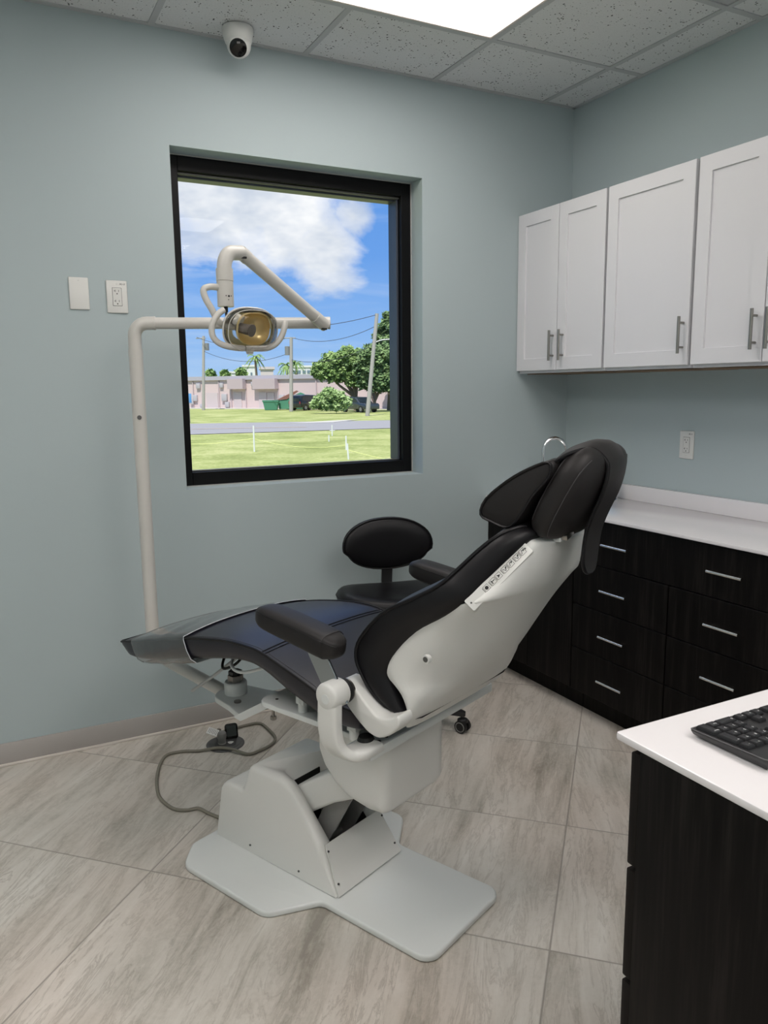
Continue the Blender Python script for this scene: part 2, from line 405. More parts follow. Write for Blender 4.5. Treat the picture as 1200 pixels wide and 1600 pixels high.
base_run('baseboard_left', (XL, YB, 0), (XL, 0, 0), (1, 0, 0))
base_run('baseboard_front', (XL, YB, 0), (0, YB, 0), (0, 1, 0))
base_run('baseboard_right', (0, YB, 0), (0, -2.6, 0), (-1, 0, 0))

# window: dark aluminium frame set back in the opening, glazing beyond
DF = 0.105
win = empty('window_1', ((X1+X2)/2, DF, Z1)); tag(win, kind='structure')
def wbox(mb, x0, x1, y0, y1, z0, z1, bv=0.002):
    return mb.box(((x0+x1)/2-(X1+X2)/2, (y0+y1)/2-DF, (z0+z1)/2-Z1), (x1-x0, y1-y0, z1-z0), bevel=bv, seg=1)
mb = MB(); fw = 0.052
wbox(mb, X1+0.001, X1+fw, DF, DF+0.115, Z1+0.001, Z2-0.001); wbox(mb, X2-fw, X2-0.001, DF, DF+0.115, Z1+0.001, Z2-0.001)
wbox(mb, X1+fw, X2-fw, DF, DF+0.115, Z2-0.062, Z2-0.001); wbox(mb, X1+fw, X2-fw, DF, DF+0.115, Z1+0.001, Z1+0.060)
mb.build('window_frame', BRONZE, win)
mb = MB()
wbox(mb, X2-fw-0.012, X2-fw-0.0005, DF+0.030, DF+0.110, Z1+0.062, Z2-0.064)
wbox(mb, X1+fw+0.0005, X1+fw+0.006, DF+0.030, DF+0.110, Z1+0.062, Z2-0.064)
wbox(mb, X1+fw, X2-fw, DF+0.045, DF+0.110, Z2-0.078, Z2-0.063)
mb.build('glazing_stop', mat('slate_glazing_bead', srgb(62, 68, 78), 0.4), win)
mb = MB(); wbox(mb, X1+fw, X2-fw, DF+0.02, DF+0.044, Z2-0.0705, Z2-0.0625); wbox(mb, X1+fw, X2-fw, DF+0.035, DF+0.060, Z1+0.0605, Z1+0.066)
mb.build('aluminium_bead', ALU, win)
mb = MB(); wbox(mb, X1+fw, X2-fw, DF+0.070, DF+0.075, Z1+0.060, Z2-0.062, 0); mb.build('glass_pane', GLASS, win)
mb = MB()
for (x0, x1, z0, z1) in ((X1-0.0, X1+0.004, Z1+0.0, Z2), (X2-0.004, X2, Z1, Z2), (X1, X2, Z1, Z1+0.004), (X1, X2, Z2-0.004, Z2)): wbox(mb, x0, x1, DF-0.004, DF, z0, z1, 0)
mb.build('caulk_bead', mat('pale_caulk', srgb(170, 172, 168), 0.6), win)

# ---------------------------------------------------------------- ceiling lights, vent, camera
PANEL = mat('light_diffuser', (0.9, 0.9, 0.9), 0.5, emit=((1.0, 0.93, 0.895), 7.2))
PANELB = mat('light_diffuser_full', (0.9, 0.9, 0.9), 0.5, emit=((1.0, 0.93, 0.895), 9.5))
PANELC = mat('added_side_diffuser', (0.9, 0.9, 0.9), 0.5, emit=((1.0, 0.93, 0.895), 13.0))  # stronger, only for the added panel on the left
LFRAME = mat('light_frame_paint', srgb(225, 215, 208), 0.4)
def ceiling_light(ci, cj, label):
    x0, x1 = GX[ci+2], GX[ci]; y0, y1 = GY[cj+1], GY[cj]
    r = empty('ceiling_light', ((x0+x1)/2, (y0+y1)/2, H), 0, label, 'ceiling light', 'recessed ceiling light panels')
    w_, d_ = (x1-x0)-0.028, (y1-y0)-0.028; mb = MB(); f = 0.012
    for sx in (-1, 1): mb.box((sx*(w_/2-f/2), 0, 0.010), (f, d_, 0.024), bevel=0.003)
    for sy in (-1, 1): mb.box((0, sy*(d_/2-f/2), 0.010), (w_-2*f, f, 0.024), bevel=0.003)
    mb.box((0, 0, 0.040), (w_, d_, 0.008))
    mb.build('frame', LFRAME, r)
    MB().box((0, 0, 0.006), (w_-2*f, d_-2*f, 0.004)).build('diffuser', PANEL if cj == 1 else (PANELC if cj == 3 else PANELB), r)
ceiling_light(2, 1, 'bright rectangular light panel in the ceiling, nearest the window wall')
ceiling_light(2, 5, 'bright rectangular light panel in the ceiling, behind the viewer over the desk aisle')
ceiling_light(2, 7, 'added unseen fill light panel in the ceiling, far behind the viewer on the right')  # invented panel, out of view, lifts the lower half of the room
ceiling_light(5, 3, 'added unseen fill light panel in the ceiling, left of the viewer')  # invented panel, out of view, brightens the lower left wall
ceiling_light(5, 7, 'added unseen fill light panel in the ceiling, far behind the viewer on the left')  # another unseen panel added as fill behind the camera
x0, x1 = GX[VENT[0]+1], GX[VENT[0]]; y0, y1 = GY[VENT[1]+1], GY[VENT[1]]
vt = empty('ceiling_vent', ((x0+x1)/2, (y0+y1)/2, H), 0, 'plain white square air diffuser in the ceiling at the top right of the photo', 'ceiling vent')
mb = MB(); mb.box((0, 0, 0.012), (0.596, 0.574, 0.016)); mb.build('backing', GRID, vt)
mb = MB()
for k, s_ in enumerate((0.56, 0.42, 0.28)):
    r_ = [[Vector((sx*(s_/2-i), sy*(s_/2-i-0.01), z)) for sx, sy in ((-1, -1), (1, -1), (1, 1), (-1, 1))] for i, z in ((0, 0.004), (0.012, -0.004), (0.05, 0.004), (0.05, 0.006))]
    mb.loft(r_, cap=False)
mb.build('louver', GRID, vt)

sc_ = empty('security_camera', (-1.765, -0.125, H), 0, 'white turret security camera with a black lens on the ceiling above the window', 'camera')
aim = Vector((-0.35, -0.80, -0.62)).normalized()
mb = MB().lathe([(0.0, 0), (0.058, 0), (0.059, -0.004), (0.058, -0.022), (0.054, -0.040), (0.050, -0.052), (0.046, -0.056), (0.0, -0.056)], seg=36); mb.build('base', PLASW, sc_)
q = aim.to_track_quat('Z', 'Y').to_matrix()
bc = Vector((0, -0.006, -0.062))
MB().lathe([(0.0, -0.040)]+[(0.046*math.sin(a_), -0.046*math.cos(a_)) for a_ in [PI*(0.12+0.07*i) for i in range(10)]]+[(0.036, 0.031), (0.033, 0.032), (0.0, 0.031)], bc, 32, q).build('ball', PLASW, sc_)
le = MB().lathe([(0.0, 0.030), (0.0325, 0.031), (0.0325, 0.034), (0.030, 0.0355), (0.0, 0.036)], bc, 32, q).build('lens_cover', mat('black_gloss_lens', (0.004, 0.004, 0.004), 0.12), sc_)
mb = MB(); mb.box(bc+q @ Vector((0.003, 0.018, 0.0362)), (0.012, 0.007, 0.0008), q); mb.build('sensor_label', GREYP, le)

# ---------------------------------------------------------------- wall plates
def wall_plate(name, origin, xdir, label, outlet=True, txt=None, cat='outlet'):
    """xdir = wall direction left to right seen from the room"""
    r = empty(name, origin, math.atan2(xdir[1], xdir[0]), label, cat)
    W_, H_, T = (0.078, 0.123, 0.006)
    if not outlet: W_, H_ = 0.071, 0.119
    fn = lambda a, b, t: (a, -t, b)
    poly = round_poly([(-W_/2, -H_/2), (W_/2, -H_/2), (W_/2, H_/2), (-W_/2, H_/2)], 0.003, 2)
    mb = MB().prism(poly, fn, 0.0005, T, 0.0035, 2)
    for sz in (-1, 1): mb.cyl((0, -T+0.0008, sz*0.048), (0, -T-0.0008, sz*0.048), 0.003, seg=12)
    p = mb.build('cover_plate', PLASW, r)
    if txt:
        mb = MB(); b2 = text_bm(txt, 0.010); mb.merge(b2, frame_mx((0.021, -T-0.0003, 0.048), (1, 0, 0), (0, 0, 1))); mb.build('printed_number', INK, p)
    if outlet:
        mb = MB().prism(round_poly([(-0.0165, -0.0335), (0.0165, -0.0335), (0.0165, 0.0335), (-0.0165, 0.0335)], 0.002, 2), fn, T-0.002, T+0.0018, 0.0008, 1)
        rc = mb.build('receptacle', PLASW, r)
        mb = MB()
        gp = round_poly([(-0.0177, -0.0347), (0.0177, -0.0347), (0.0177, 0.0347), (-0.0177, 0.0347)], 0.002, 2); mb.prism(gp, fn, T-0.001, T+0.0003)
        y = -(T+0.0019)
        for zc_ in (0.019, -0.019):
            mb.box((-0.0065, y, zc_+0.003), (0.0016, 0.0006, 0.009)); mb.box((-0.0092, y, zc_+0.003), (0.005, 0.0006, 0.0016)); mb.box((0.0062, y, zc_+0.003), (0.0016, 0.0006, 0.0075))
            mb.cyl((0, y+0.0003, zc_-0.0075), (0, y-0.0003, zc_-0.0075), 0.0024, seg=10)
        mb.build('slots', INK, rc)
wall_plate('blank_wall_plate', (-2.389, 0, 1.821), (1, 0), 'blank white wall plate left of the window, beside the white outlet', False, cat='wall plate')
wall_plate('wall_outlet', (-2.251, 0, 1.814), (1, 0), 'white duplex power outlet on the window wall above the lamp post', True, 'A1-3')
wall_plate('wall_outlet', (0, -0.807, 1.192), (0, -1), 'white duplex power outlet on the right wall above the counter backsplash', True, 'A1-1')

# ---------------------------------------------------------------- cabinets
def prect(x0, x1, z0, z1): return [(x0, z0), (x1, z0), (x1, z1), (x0, z1)]
def bar_pull(name, parent, a, b, out, mat_, r=0.0055, post=0.028, inset_=0.2):
    """a,b bar ends; out = unit vector away from the door; posts reach back to the face"""
    a = Vector(a); b = Vector(b); o = Vector(out); mb = MB(); mb.cyl(a, b, r, seg=12)
    for f in (inset_, 1-inset_):
        p = a.lerp(b, f); mb.cyl(p, p-o*post, r*0.75, seg=8)
    return mb.build(name, mat_, parent)
def shaker(mb, W_, H_, T=0.019, rail=0.058, rec=0.007):
    """door centred on y (width) and z, back at x=0, face towards -x"""
    def ring(i, x): return [Vector((x, sy*(W_/2-i), sz*(H_/2-i))) for sy, sz in ((-1, -1), (1, -1), (1, 1), (-1, 1))]
    mb.loft([ring(0, 0), ring(0, -T+0.0015), ring(0.0015, -T), ring(rail, -T), ring(rail+0.0012, -T+rec), ring(rail+0.004, -T+rec)])
ZB, ZT = 1.5302, 2.2785
def upper_cabinet(y0, y1, doors, label):
    """y0>y1; doors: list of (ya,yb,handle side y)"""
    r = empty('wall_cabinet', (-0.157, (y0+y1)/2, ZB), 0, label, 'cabinet', 'white shaker wall cabinets')
    yc = (y0+y1)/2
    mb = MB().box((0, 0, (ZT-ZB)/2-0.012), (0.312, (y0-y1)-0.001, ZT-ZB+0.0), bevel=0.001, seg=1); mb.build('cabinet_box', CABW, r)
    MB().box((0.01, 0, -0.0125-0.003), (0.26, (y0-y1)-0.04, 0.004)).build('underside', mat('raw_plywood', srgb(120, 98, 74), 0.7), r)
    for ya, yb, hy in doors:
        mb = MB(); shaker(mb, (ya-yb)-0.004, ZT-ZB)
        d = mb.build('door', CABW, r); d.location = (-0.1575, (ya+yb)/2-yc, (ZT-ZB)/2)
        ly = hy-(ya+yb)/2; zc_ = 1.643-(ZT+ZB)/2
        h = bar_pull('handle', d, (-0.046, ly, zc_-0.070), (-0.046, ly, zc_+0.070), (-1, 0, 0), STEEL, 0.006, 0.028, 0.17)
upper_cabinet(-0.001, -0.611, [(-0.001, -0.307, -0.285), (-0.307, -0.611, -0.354)], 'white double-door wall cabinet in the corner, farthest from the viewer')
upper_cabinet(-0.621, -1.079, [(-0.621, -1.077, -1.052)], 'white single-door wall cabinet between the two double-door ones')
upper_cabinet(-1.089, -1.709, [(-1.089, -1.399, -1.370), (-1.399, -1.709, -1.430)], 'white double-door wall cabinet at the right edge, nearest the viewer')

FX = -0.495
def base_cabinet(y0, y1, label, fronts):
    yc = (y0+y1)/2
    r = empty('base_cabinet', (-0.24, yc, 0), 0, label, 'cabinet', 'dark wood base cabinets')
    mb = MB().box((0, 0, (0.10+0.897)/2), (0.468, (y0-y1)-0.002, 0.797)); mb.build('cabinet_box', WOOD, r)
    MB().box((0.025, 0, 0.05), (0.40, (y0-y1)-0.002, 0.10)).build('toe_kick', WOOD, r)
    for nm, ya, yb, za, zb, handles in fronts:
        mb = MB().box((0, 0, 0), (0.019, (ya-yb)-0.004, (zb-za)-0.004), bevel=0.001, seg=1)
        d = mb.build(nm, WOOD, r); d.location = (FX+0.0095+0.24, (ya+yb)/2-yc, (za+zb)/2)
        for hy, hz, vert in handles:
            ly, lz = hy-(ya+yb)/2, hz-(za+zb)/2
            e = (0, 0, 0.072) if vert else (0, 0.072, 0)
            bar_pull('handle', d, (-0.0345, ly+e[1], lz+e[2]), (-0.0345, ly-e[1], lz-e[2]), (-1, 0, 0), BARMET, 0.0055, 0.026, 0.17)
Zs = [0.110, 0.308, 0.507, 0.703, 0.894]
base_cabinet(-0.001, -0.653, 'dark wood sink base cabinet in the corner under the faucet', [('door', -0.001, -0.341, 0.11, 0.894, [(-0.300, 0.79, True)]), ('door', -0.341, -0.653, 0.11, 0.894, [(-0.382, 0.79, True)])])
fr = [('drawer', ya, yb, Zs[k], Zs[k+1], [(hy, Zs[k]+0.098, False)]) for k in range(3) for ya, yb, hy in ((-0.655, -1.186, -0.918), (-1.188, -1.708, -1.447))]
fr.append(('drawer', -0.655, -1.708, Zs[3], Zs[4], [(-0.918, Zs[3]+0.098, False), (-1.447, Zs[3]+0.098, False)]))
base_cabinet(-0.655, -1.710, 'dark wood base cabinet with two banks of bar-handled drawers, under the long counter', fr)
ct = empty('countertop', (-0.257, -1.15, 0.8915), 0, 'long white quartz countertop on the dark base cabinets along the right wall', 'countertop')
MB().box((0, 0, 0.0133), (0.511, 2.298, 0.0130), bevel=0.002).build('slab', QUARTZ, ct)
MB().box((0.2440, 0, 0.055), (0.022, 2.298, 0.0705), bevel=0.0015).build('backsplash', QUARTZ, ct)
base_cabinet(-1.712, -2.298, 'dark wood base cabinet past the right edge of the photo', [('door', -1.712, -2.298, 0.11, 0.894, [])])

# desk counter near the viewer
dk = empty('desk_cabinet', (-1.28, -2.98, 0), 0, 'dark wood desk cabinet under the white counter, nearest the viewer', 'cabinet')
bx, by = -1.28, -2.98
MB().box(((-1.906-0.62)/2-bx, (-2.420-3.55)/2-by, (0.10+0.901)/2), (1.286, 1.130, 0.801), bevel=0.0008).build('cabinet_box', WOOD, dk)
MB().box(((-1.89-0.62)/2-bx, (-2.49-3.55)/2-by, 0.05), (1.27, 1.06, 0.10)).build('toe_kick', WOOD, dk)
for za, zb in ((0.110, 0.300), (0.308, 0.500), (0.508, 0.698), (0.706, 0.894)):
    for xa, xb in ((-1.905, -1.46), (-1.456, -1.05)):
        d = MB().box((0, 0, 0), (xb-xa, 0.019, zb-za), bevel=0.0025).build('drawer', WOOD, dk); d.location = ((xa+xb)/2-bx, -2.4100-by, (za+zb)/2)
        bar_pull('handle', d, (-0.072, 0.034, 0), (0.072, 0.034, 0), (0, 1, 0), BARMET, 0.0055, 0.026, 0.17)
dt_ = MB().prism(round_poly([(-1.9075, -3.58), (-0.60, -3.58), (-0.60, -2.3675), (-1.9075, -2.3675)], [0.01, 0.01, 0.01, 0.006], 3), lambda a, b, t: (a, b, t), 0.9015, 0.914, 0.003, 2)
# thin overhang past the side panel
dt_.build('desk_countertop', QUARTZ); dtop = bpy.data.objects['desk_countertop']
for v in dtop.data.vertices: v.co.x = min(v.co.x, -0.60)-0.0 if v.co.x > -1.5 else v.co.x-0.0
tag(dtop, 'white quartz desk countertop with the black keyboard on it, nearest the viewer', 'countertop')

# keyboard: numeric keypad towards the desk edge, keyboard facing the window wall
kb = empty('keyboard', (-1.822, -2.437, 0.9145), 0, 'black computer keyboard on the white desk countertop', 'keyboard')
KD, KW = 0.138, 0.44
def kz(y): return 0.012+0.006*(-y/KD)
prof = round_poly([(0, 0), (KW, 0), (KW, -KD), (0, -KD)], [0.006, 0.006, 0.012, 0.014], 4)
rings = []
for ins, zz in ((0.010, 0.001), (0.004, 0.006), (0.0, 0.011), (0.0, 0.0125), (0.0015, 0.0135)):
    rings.append([Vector((min(max(a, ins), KW-ins), max(min(b, -ins), -KD+ins), zz+(0.006*(-b/KD) if zz > 0.004 else 0))) for a, b in prof])
mb = MB().loft(rings); body = mb.build('case', mat('keyboard_case', (0.018, 0.018, 0.019), 0.38), kb)
rim = [(a, b, 0.0135+0.006*(-b/KD)) for a, b in prof]
MB().tube([(min(max(a, 0.0012), KW-0.0012), max(min(b, -0.0012), -KD+0.0012), c+0.0002) for a, b, c in rim], 0.0008, 6, closed=True).build('edge_line', mat('keyboard_edge', (0.14, 0.14, 0.14), 0.4), body)
KEYM = mat('keycap', (0.016, 0.016, 0.018), 0.42)
def key(x, y, wx, wy, txt=''):
    mb = MB(); z = kz(y)
    R = []
    for ins, zz in ((0, 0), (0.0006, 0.0040), (0.0022, 0.0058), (0.0045, 0.0052)):
        R.append([Vector((sx*(wx/2-ins), sy*(wy/2-ins), zz)) for sx, sy in ((-1, -1), (1, -1), (1, 1), (-1, 1))])
    mb.loft(R)
    if txt:
        mb.mi = 1; b2 = text_bm(txt, 0.0062 if len(txt) < 2 else 0.0042, 0.0001)
        mb.merge(b2, frame_mx((wx/2-0.0062, -wy/2+0.0055, 0.0061), (-1, 0, 0), (0, -1, 0)))
    o = mb.build('key', [KEYM, WPRINT], kb); o.location = (x, y, z+0.0016); o.rotation_euler = (-0.043, 0, 0)
P_ = 0.0190; x0k, y0k = 0.016, -0.014
# numeric pad, x grows away from the desk edge, rows run towards the viewer
pad = [('', 0, 0, 1, 2, 'Enter'), ('', 0, 2, 1, 2, '+'), ('', 0, 4, 1, 1, '-'),
       ('', 1, 0, 1, 1, 'Del'), ('', 1, 1, 1, 1, '3'), ('', 1, 2, 1, 1, '6'), ('', 1, 3, 1, 1, '9'), ('', 1, 4, 1, 1, '*'),
       ('', 2, 0, 2, 1, '0'), ('', 2, 1, 1, 1, '2'), ('', 2, 2, 1, 1, '5'), ('', 2, 3, 1, 1, '8'), ('', 2, 4, 1, 1, '/'),
       ('', 3, 1, 1, 1, '1'), ('', 3, 2, 1, 1, '4'), ('', 3, 3, 1, 1, '7'), ('', 3, 4, 1, 1, 'Num')]
def padkey(cx, cy, w_, h_, t_): key(x0k+(cx+w_/2-0.5)*P_, y0k-(cy+h_/2-0.5)*P_, w_*P_-0.003, h_*P_-0.003, t_)
for _, cx, cy, w_, h_, t_ in pad: padkey(cx, cy, w_, h_, t_)
for cx, cy, t_ in ((4.3, 0, '>'), (5.3, 0, 'v'), (6.3, 0, '<'), (5.3, 1, '^'), (4.3, 3, 'PgD'), (5.3, 3, 'End'), (6.3, 3, 'Del'), (4.3, 4, 'PgU'), (5.3, 4, 'Hm'), (6.3, 4, 'Ins')): padkey(cx, cy, 1, 1, t_)
rows = ['', '/.,MNBVCXZ', "';LKJHGFDSA", '][POIUYTREWQ', '=-0987654321']
padkey(7.6, 0, 1.3, 1, 'Ctrl'); padkey(8.9, 0, 1.2, 1, ''); padkey(10.1, 0, 1.2, 1, 'Alt'); padkey(11.3, 0, 5.5, 1, ''); padkey(16.8, 0, 1.2, 1, 'Alt'); padkey(18.0, 0, 1.2, 1, ''); padkey(19.2, 0, 1.3, 1, 'Ctrl')
for ry, (first, st) in enumerate([(None, 0), (2.3, 0), (2.0, 0), (1.5, 0), (1.9, 0)]):
    if ry == 0: continue
    padkey(7.6, ry, first, 1, ['', 'Shift', 'Enter', '\\', 'Back'][ry]); xx = 7.6+first
    for ch in rows[ry]: padkey(xx, ry, 1, 1, ch); xx += 1
    if 20.9-xx > 0.4: padkey(xx, ry, min(20.9-xx, 2.2), 1, '')
mb = MB(); b2 = text_bm('logitech', 0.0085, 0.0001); mb.merge(b2, frame_mx((0.040, -0.1245, kz(-0.1245)+0.0019), (-1, 0, 0), (0, -1, 0.05))); mb.build('maker_lettering', WPRINT, body)
for sx in (0.03, KW-0.03): pass

# faucet, soap bottle, sink rim
fc = empty('faucet', (-0.280, -0.165, 0.9115), 0, 'chrome gooseneck faucet on the counter behind the headrest', 'faucet')
path = [(0, 0, 0.0), (0, 0, 0.20)]+[(0.055*(1-math.cos(a_)), -0.02*(1-math.cos(a_)), 0.225+0.062*math.sin(a_)) for a_ in [PI*i/10 for i in range(11)]]+[(0.112, -0.041, 0.212)]
MB().tube(path, 0.0095, 14).build('spout', CHROME, fc)
MB().lathe([(0.0, 0), (0.026, 0), (0.026, 0.006), (0.018, 0.012), (0.017, 0.05), (0.012, 0.056), (0, 0.056)]).build('base', CHROME, fc)
MB().cyl((0.112, -0.041, 0.213), (0.1125, -0.041, 0.196), 0.012, 0.0125).build('aerator', CHROME, fc)
MB().tube([(0, -0.015, 0.035), (0.0, -0.05, 0.045), (0, -0.075, 0.06)], [0.008, 0.006, 0.005], 10).build('lever', CHROME, fc)
sk = empty('sink', (-0.27, -0.31, 0.9115), 0, 'round steel sink with its rim on the counter below the faucet', 'sink')
mb = MB(); R1 = 0.125
prof_ = [(R1+0.012, 0.000), (R1+0.010, 0.003), (R1, 0.0032), (R1-0.012, 0.001), (R1-0.02, 0.0006), (0.03, 0.0005), (0.0, 0.0005)]
mb.lathe(prof_, seg=40); mb.build('rim', BARMET, sk)
MB().lathe([(0, 0.0006), (0.022, 0.0006), (0.022, 0.002), (0.016, 0.0026), (0, 0.0012)]).build('drain', CHROME, sk)
sb = empty('soap_bottle', (-0.105, -0.455, 0.9115), math.radians(-42), 'blue liquid soap bottle at the back of the counter beside the headrest', 'bottle')
BLUE = mat('blue_soap', (0.035, 0.10, 0.19), 0.12, coat=0.6, spec=0.6)
def oval(rx, ry, z, n=28): return [Vector((rx*math.cos(2*PI*k/n), ry*math.sin(2*PI*k/n), z)) for k in range(n)]
MB().loft([oval(a_, b_, z) for a_, b_, z in ((0.026, 0.016, 0.0), (0.029, 0.018, 0.003), (0.028, 0.018, 0.018), (0.034, 0.019, 0.035), (0.040, 0.020, 0.065), (0.038, 0.020, 0.090), (0.030, 0.018, 0.108), (0.016, 0.014, 0.118), (0.013, 0.013, 0.124))]).build('bottle_body', BLUE, sb)
MB().loft([oval(0.014, 0.014, 0.1235), oval(0.014, 0.014, 0.136), oval(0.006, 0.006, 0.139), oval(0.006, 0.006, 0.15)]).box((0.010, 0, 0.153), (0.034, 0.012, 0.008), bevel=0.003).build('pump', mat('clear_pump', srgb(200, 215, 220), 0.2), sb)
lb = MB().loft([[Vector((0.026*math.cos(q_)*f_, -0.0188-0.0016*(1-f_*f_*math.cos(q_)**2), 0.062+0.034*math.sin(q_)*f_)) for q_ in [2*PI*k/24 for k in range(24)]] for f_ in (1.0, 0.6, 0.2)])
lab = lb.build('label', mat('pale_blue_label', srgb(120, 180, 220), 0.3), sb); lab.rotation_euler = (0, 0, 0)
mb = MB(); mb.tube([(0.009+0.006*math.cos(q_), -0.0215, 0.080+0.005*math.sin(q_)) for q_ in [2*PI*k/12 for k in range(12)]], 0.0011, 6, closed=True)
mb.build('label_print', mat('navy_print', srgb(20, 30, 80), 0.4), sb)

# ================================================================ dental chair (local x = towards the head, y = chair's right, z up)
TH = math.radians(23.5)
ORG = Vector((-1.85-0.04*math.cos(TH), -1.2-0.04*math.sin(TH), 0))
ch = empty('dental_chair', ORG, math.atan2(-math.cos(TH), math.sin(TH)), 'black upholstered dental chair with white shell and base, reclined in mid-room', 'dental chair')
YZ = lambda a, b, t: (t, a, b)
XZ = lambda a, b, t: (a, t, b)
XY = lambda a, b, t: (a, b, t)
# base plate
pl = [(-0.43, -0.23), (-0.36, -0.315), (0.005, -0.315), (0.092, -0.178), (0.470, -0.178), (0.470, 0.178), (0.092, 0.178), (0.005, 0.315), (-0.36, 0.315), (-0.43, 0.23)]
pl = round_poly(pl, [0.05, 0.06, 0.05, 0.03, 0.045, 0.045, 0.03, 0.05, 0.06, 0.05], 6)
bp_ = MB().prism(pl, XY, 0.001, 0.021, 0.006, 3).build('base_plate', ENAMEL, ch)
# base cover with a slot, thickness real so that one can look into it
HW = 0.148; SL = 0.098
def side_prof(): return [(-0.408, 0.021), (-0.396, 0.212), (-0.288, 0.215), (-0.258, 0.302), (-0.125, 0.302), (-0.085, 0.290), (-0.055, 0.262), (0.050, 0.148), (0.118, 0.024)]
pr2 = round_poly(side_prof(), [0.0, 0.045, 0.012, 0.025, 0.05, 0.05, 0.06, 0.08, 0.0], 5)
def shell_w(x, z):  # half width narrows a little towards the top
    return HW-0.018*max(0, (z-0.03))/0.27
rings = []; sec = [(0.017, 0.0), (0.011, 0.0015), (0.0055, 0.005), (0.0018, 0.010), (0.0, 0.018)]
def cover_ring(ins, off, sy):
    R = []; n_p = len(pr2)
    for i, (x, z) in enumerate(pr2):
        p0 = Vector(pr2[i-1] if i else (pr2[0][0], 0.0)); p1 = Vector(pr2[i+1] if i < n_p-1 else (pr2[-1][0], 0.0)); t = (p1-p0).normalized()
        nx, nz = t.y, -t.x; k = 0.0 if z < 0.03 else 1.0   # inward normal of the outline
        xx, zz = x+nx*ins*k, z+nz*ins*k; R.append(Vector((xx, sy*(shell_w(x, z)-off), max(zz, 0.021))))
    return R
for ins, off in sec: rings.append(cover_ring(ins, off, -1))
for ins, off in reversed(sec): rings.append(cover_ring(ins, off, 1))
mb = MB().loft(rings); cv = mb.build('base_cover', PLASW, ch, angle=40)
cutter = MB().prism(round_poly([(-0.150, -0.096), (0.30, -0.096), (0.30, 0.096), (-0.150, 0.096)], [0.03, 0, 0, 0.03], 6), XY, 0.045, 0.6).build('slot_cut', PLASW, ch)
bo = cv.modifiers.new('slot', 'BOOLEAN'); bo.operation = 'DIFFERENCE'; bo.object = cutter; bo.solver = 'EXACT'
bpy.context.view_layer.update()
me_ = bpy.data.meshes.new_from_object(cv.evaluated_get(bpy.context.evaluated_depsgraph_get())); cv.modifiers.clear(); cv.data = me_
bpy.data.objects.remove(cutter, do_unlink=True)
mb = MB()  # black sheets over the white inner walls, painting the slot's shade
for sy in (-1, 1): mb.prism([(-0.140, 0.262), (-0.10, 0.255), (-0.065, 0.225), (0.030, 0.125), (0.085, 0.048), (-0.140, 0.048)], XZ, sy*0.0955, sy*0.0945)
mb.box((-0.147, 0, 0.15), (0.004, 0.14, 0.20)); mb.box((-0.02, 0, 0.0475), (0.22, 0.185, 0.004)); mb.build('slot_shade_lining', DARKC, cv)
fp = round_poly([(-0.1435, 0), (0.1435, 0), (0.122, 1), (-0.122, 1)], 0.0, 1)
A_, B_ = Vector((0.124, 0, 0.025)), Vector((0.055, 0, 0.150)); T_ = (B_-A_); nrm_ = Vector((T_.z, 0, -T_.x)).normalized()
def fpan(a, b, t): p = A_+T_*b+nrm_*t; return (p.x, a, p.z)
fpn = MB().prism(fp, fpan, 0.0, 0.004, 0.0).build('front_panel', PLASW, ch)
mb = MB()
for sy in (-1, 1):
    for b_ in (0.22, 0.86):
        p = Vector(fpan(sy*(0.132-0.012*b_), b_, 0.0035)); mb.cyl(p, p+nrm_*0.003, 0.0032, seg=10)
    for x, z in ((-0.245, 0.045), (-0.03, 0.045)): mb.cyl((x, sy*(shell_w(x, z)-0.001), z), (x, sy*(shell_w(x, z)+0.002), z), 0.0032, seg=10)
mb.build('cover_screws', SCREW, cv)
# inner steel link seen through the slot, lift arm
mb = MB()
for sy in (-1, 1): mb.prism(round_poly([(-0.09, 0.05), (-0.03, 0.04), (0.135, 0.33), (0.06, 0.35)], 0.01, 3), XZ, sy*0.055, sy*0.062)
mb.cyl((-0.05, -0.068, 0.075), (-0.05, 0.068, 0.075), 0.014); mb.cyl((0.08, -0.07, 0.28), (0.08, 0.07, 0.28), 0.012)
mb.build('lift_link', GREYP, ch)
la = [(-0.14, 0.19), (-0.138, 0.225), (-0.12, 0.250), (0.20, 0.455), (0.24, 0.40), (0.22, 0.345), (0.055, 0.262), (-0.03, 0.205), (-0.12, 0.150)]
MB().prism(round_poly(la, [0.02, 0.03, 0.03, 0.02, 0.02, 0.02, 0.02, 0.02, 0.02], 4), XZ, -0.086, 0.086, 0.010, 3).build('lift_arm', PLASW, ch)
# shroud under the seat plate
sh = [(0.060, 0.556), (0.066, 0.46), (0.088, 0.405), (0.125, 0.362), (0.175, 0.335), (0.235, 0.325), (0.297, 0.330), (0.308, 0.556)]
shp = round_poly(sh, [0, 0.10, 0.08, 0.08, 0.08, 0.06, 0.022, 0], 4)
rings = []
for y, ins in ((-0.149, 0.044), (-0.147, 0.030), (-0.141, 0.018), (-0.131, 0.008), (-0.116, 0.002), (-0.10, 0.0), (0.09, 0.0), (0.112, 0.006), (0.130, 0.018), (0.142, 0.034), (0.149, 0.056)):
    R = []
    for x, z in shp:
        top = z > 0.55
        R.append(Vector((min(max(x, 0.06+ins*0.3), 0.308-ins), y, z if top else z+ins*0.75*max(0, (0.56-z))/0.2)))
    rings.append(R)
shr = MB().loft(rings).build('column_shroud', PLASW, ch, angle=50)
mb = MB(); mb.cyl((0.066, -0.120, 0.535), (0.062, -0.122, 0.535), 0.0035, seg=10); mb.build('screw', SCREW, shr)
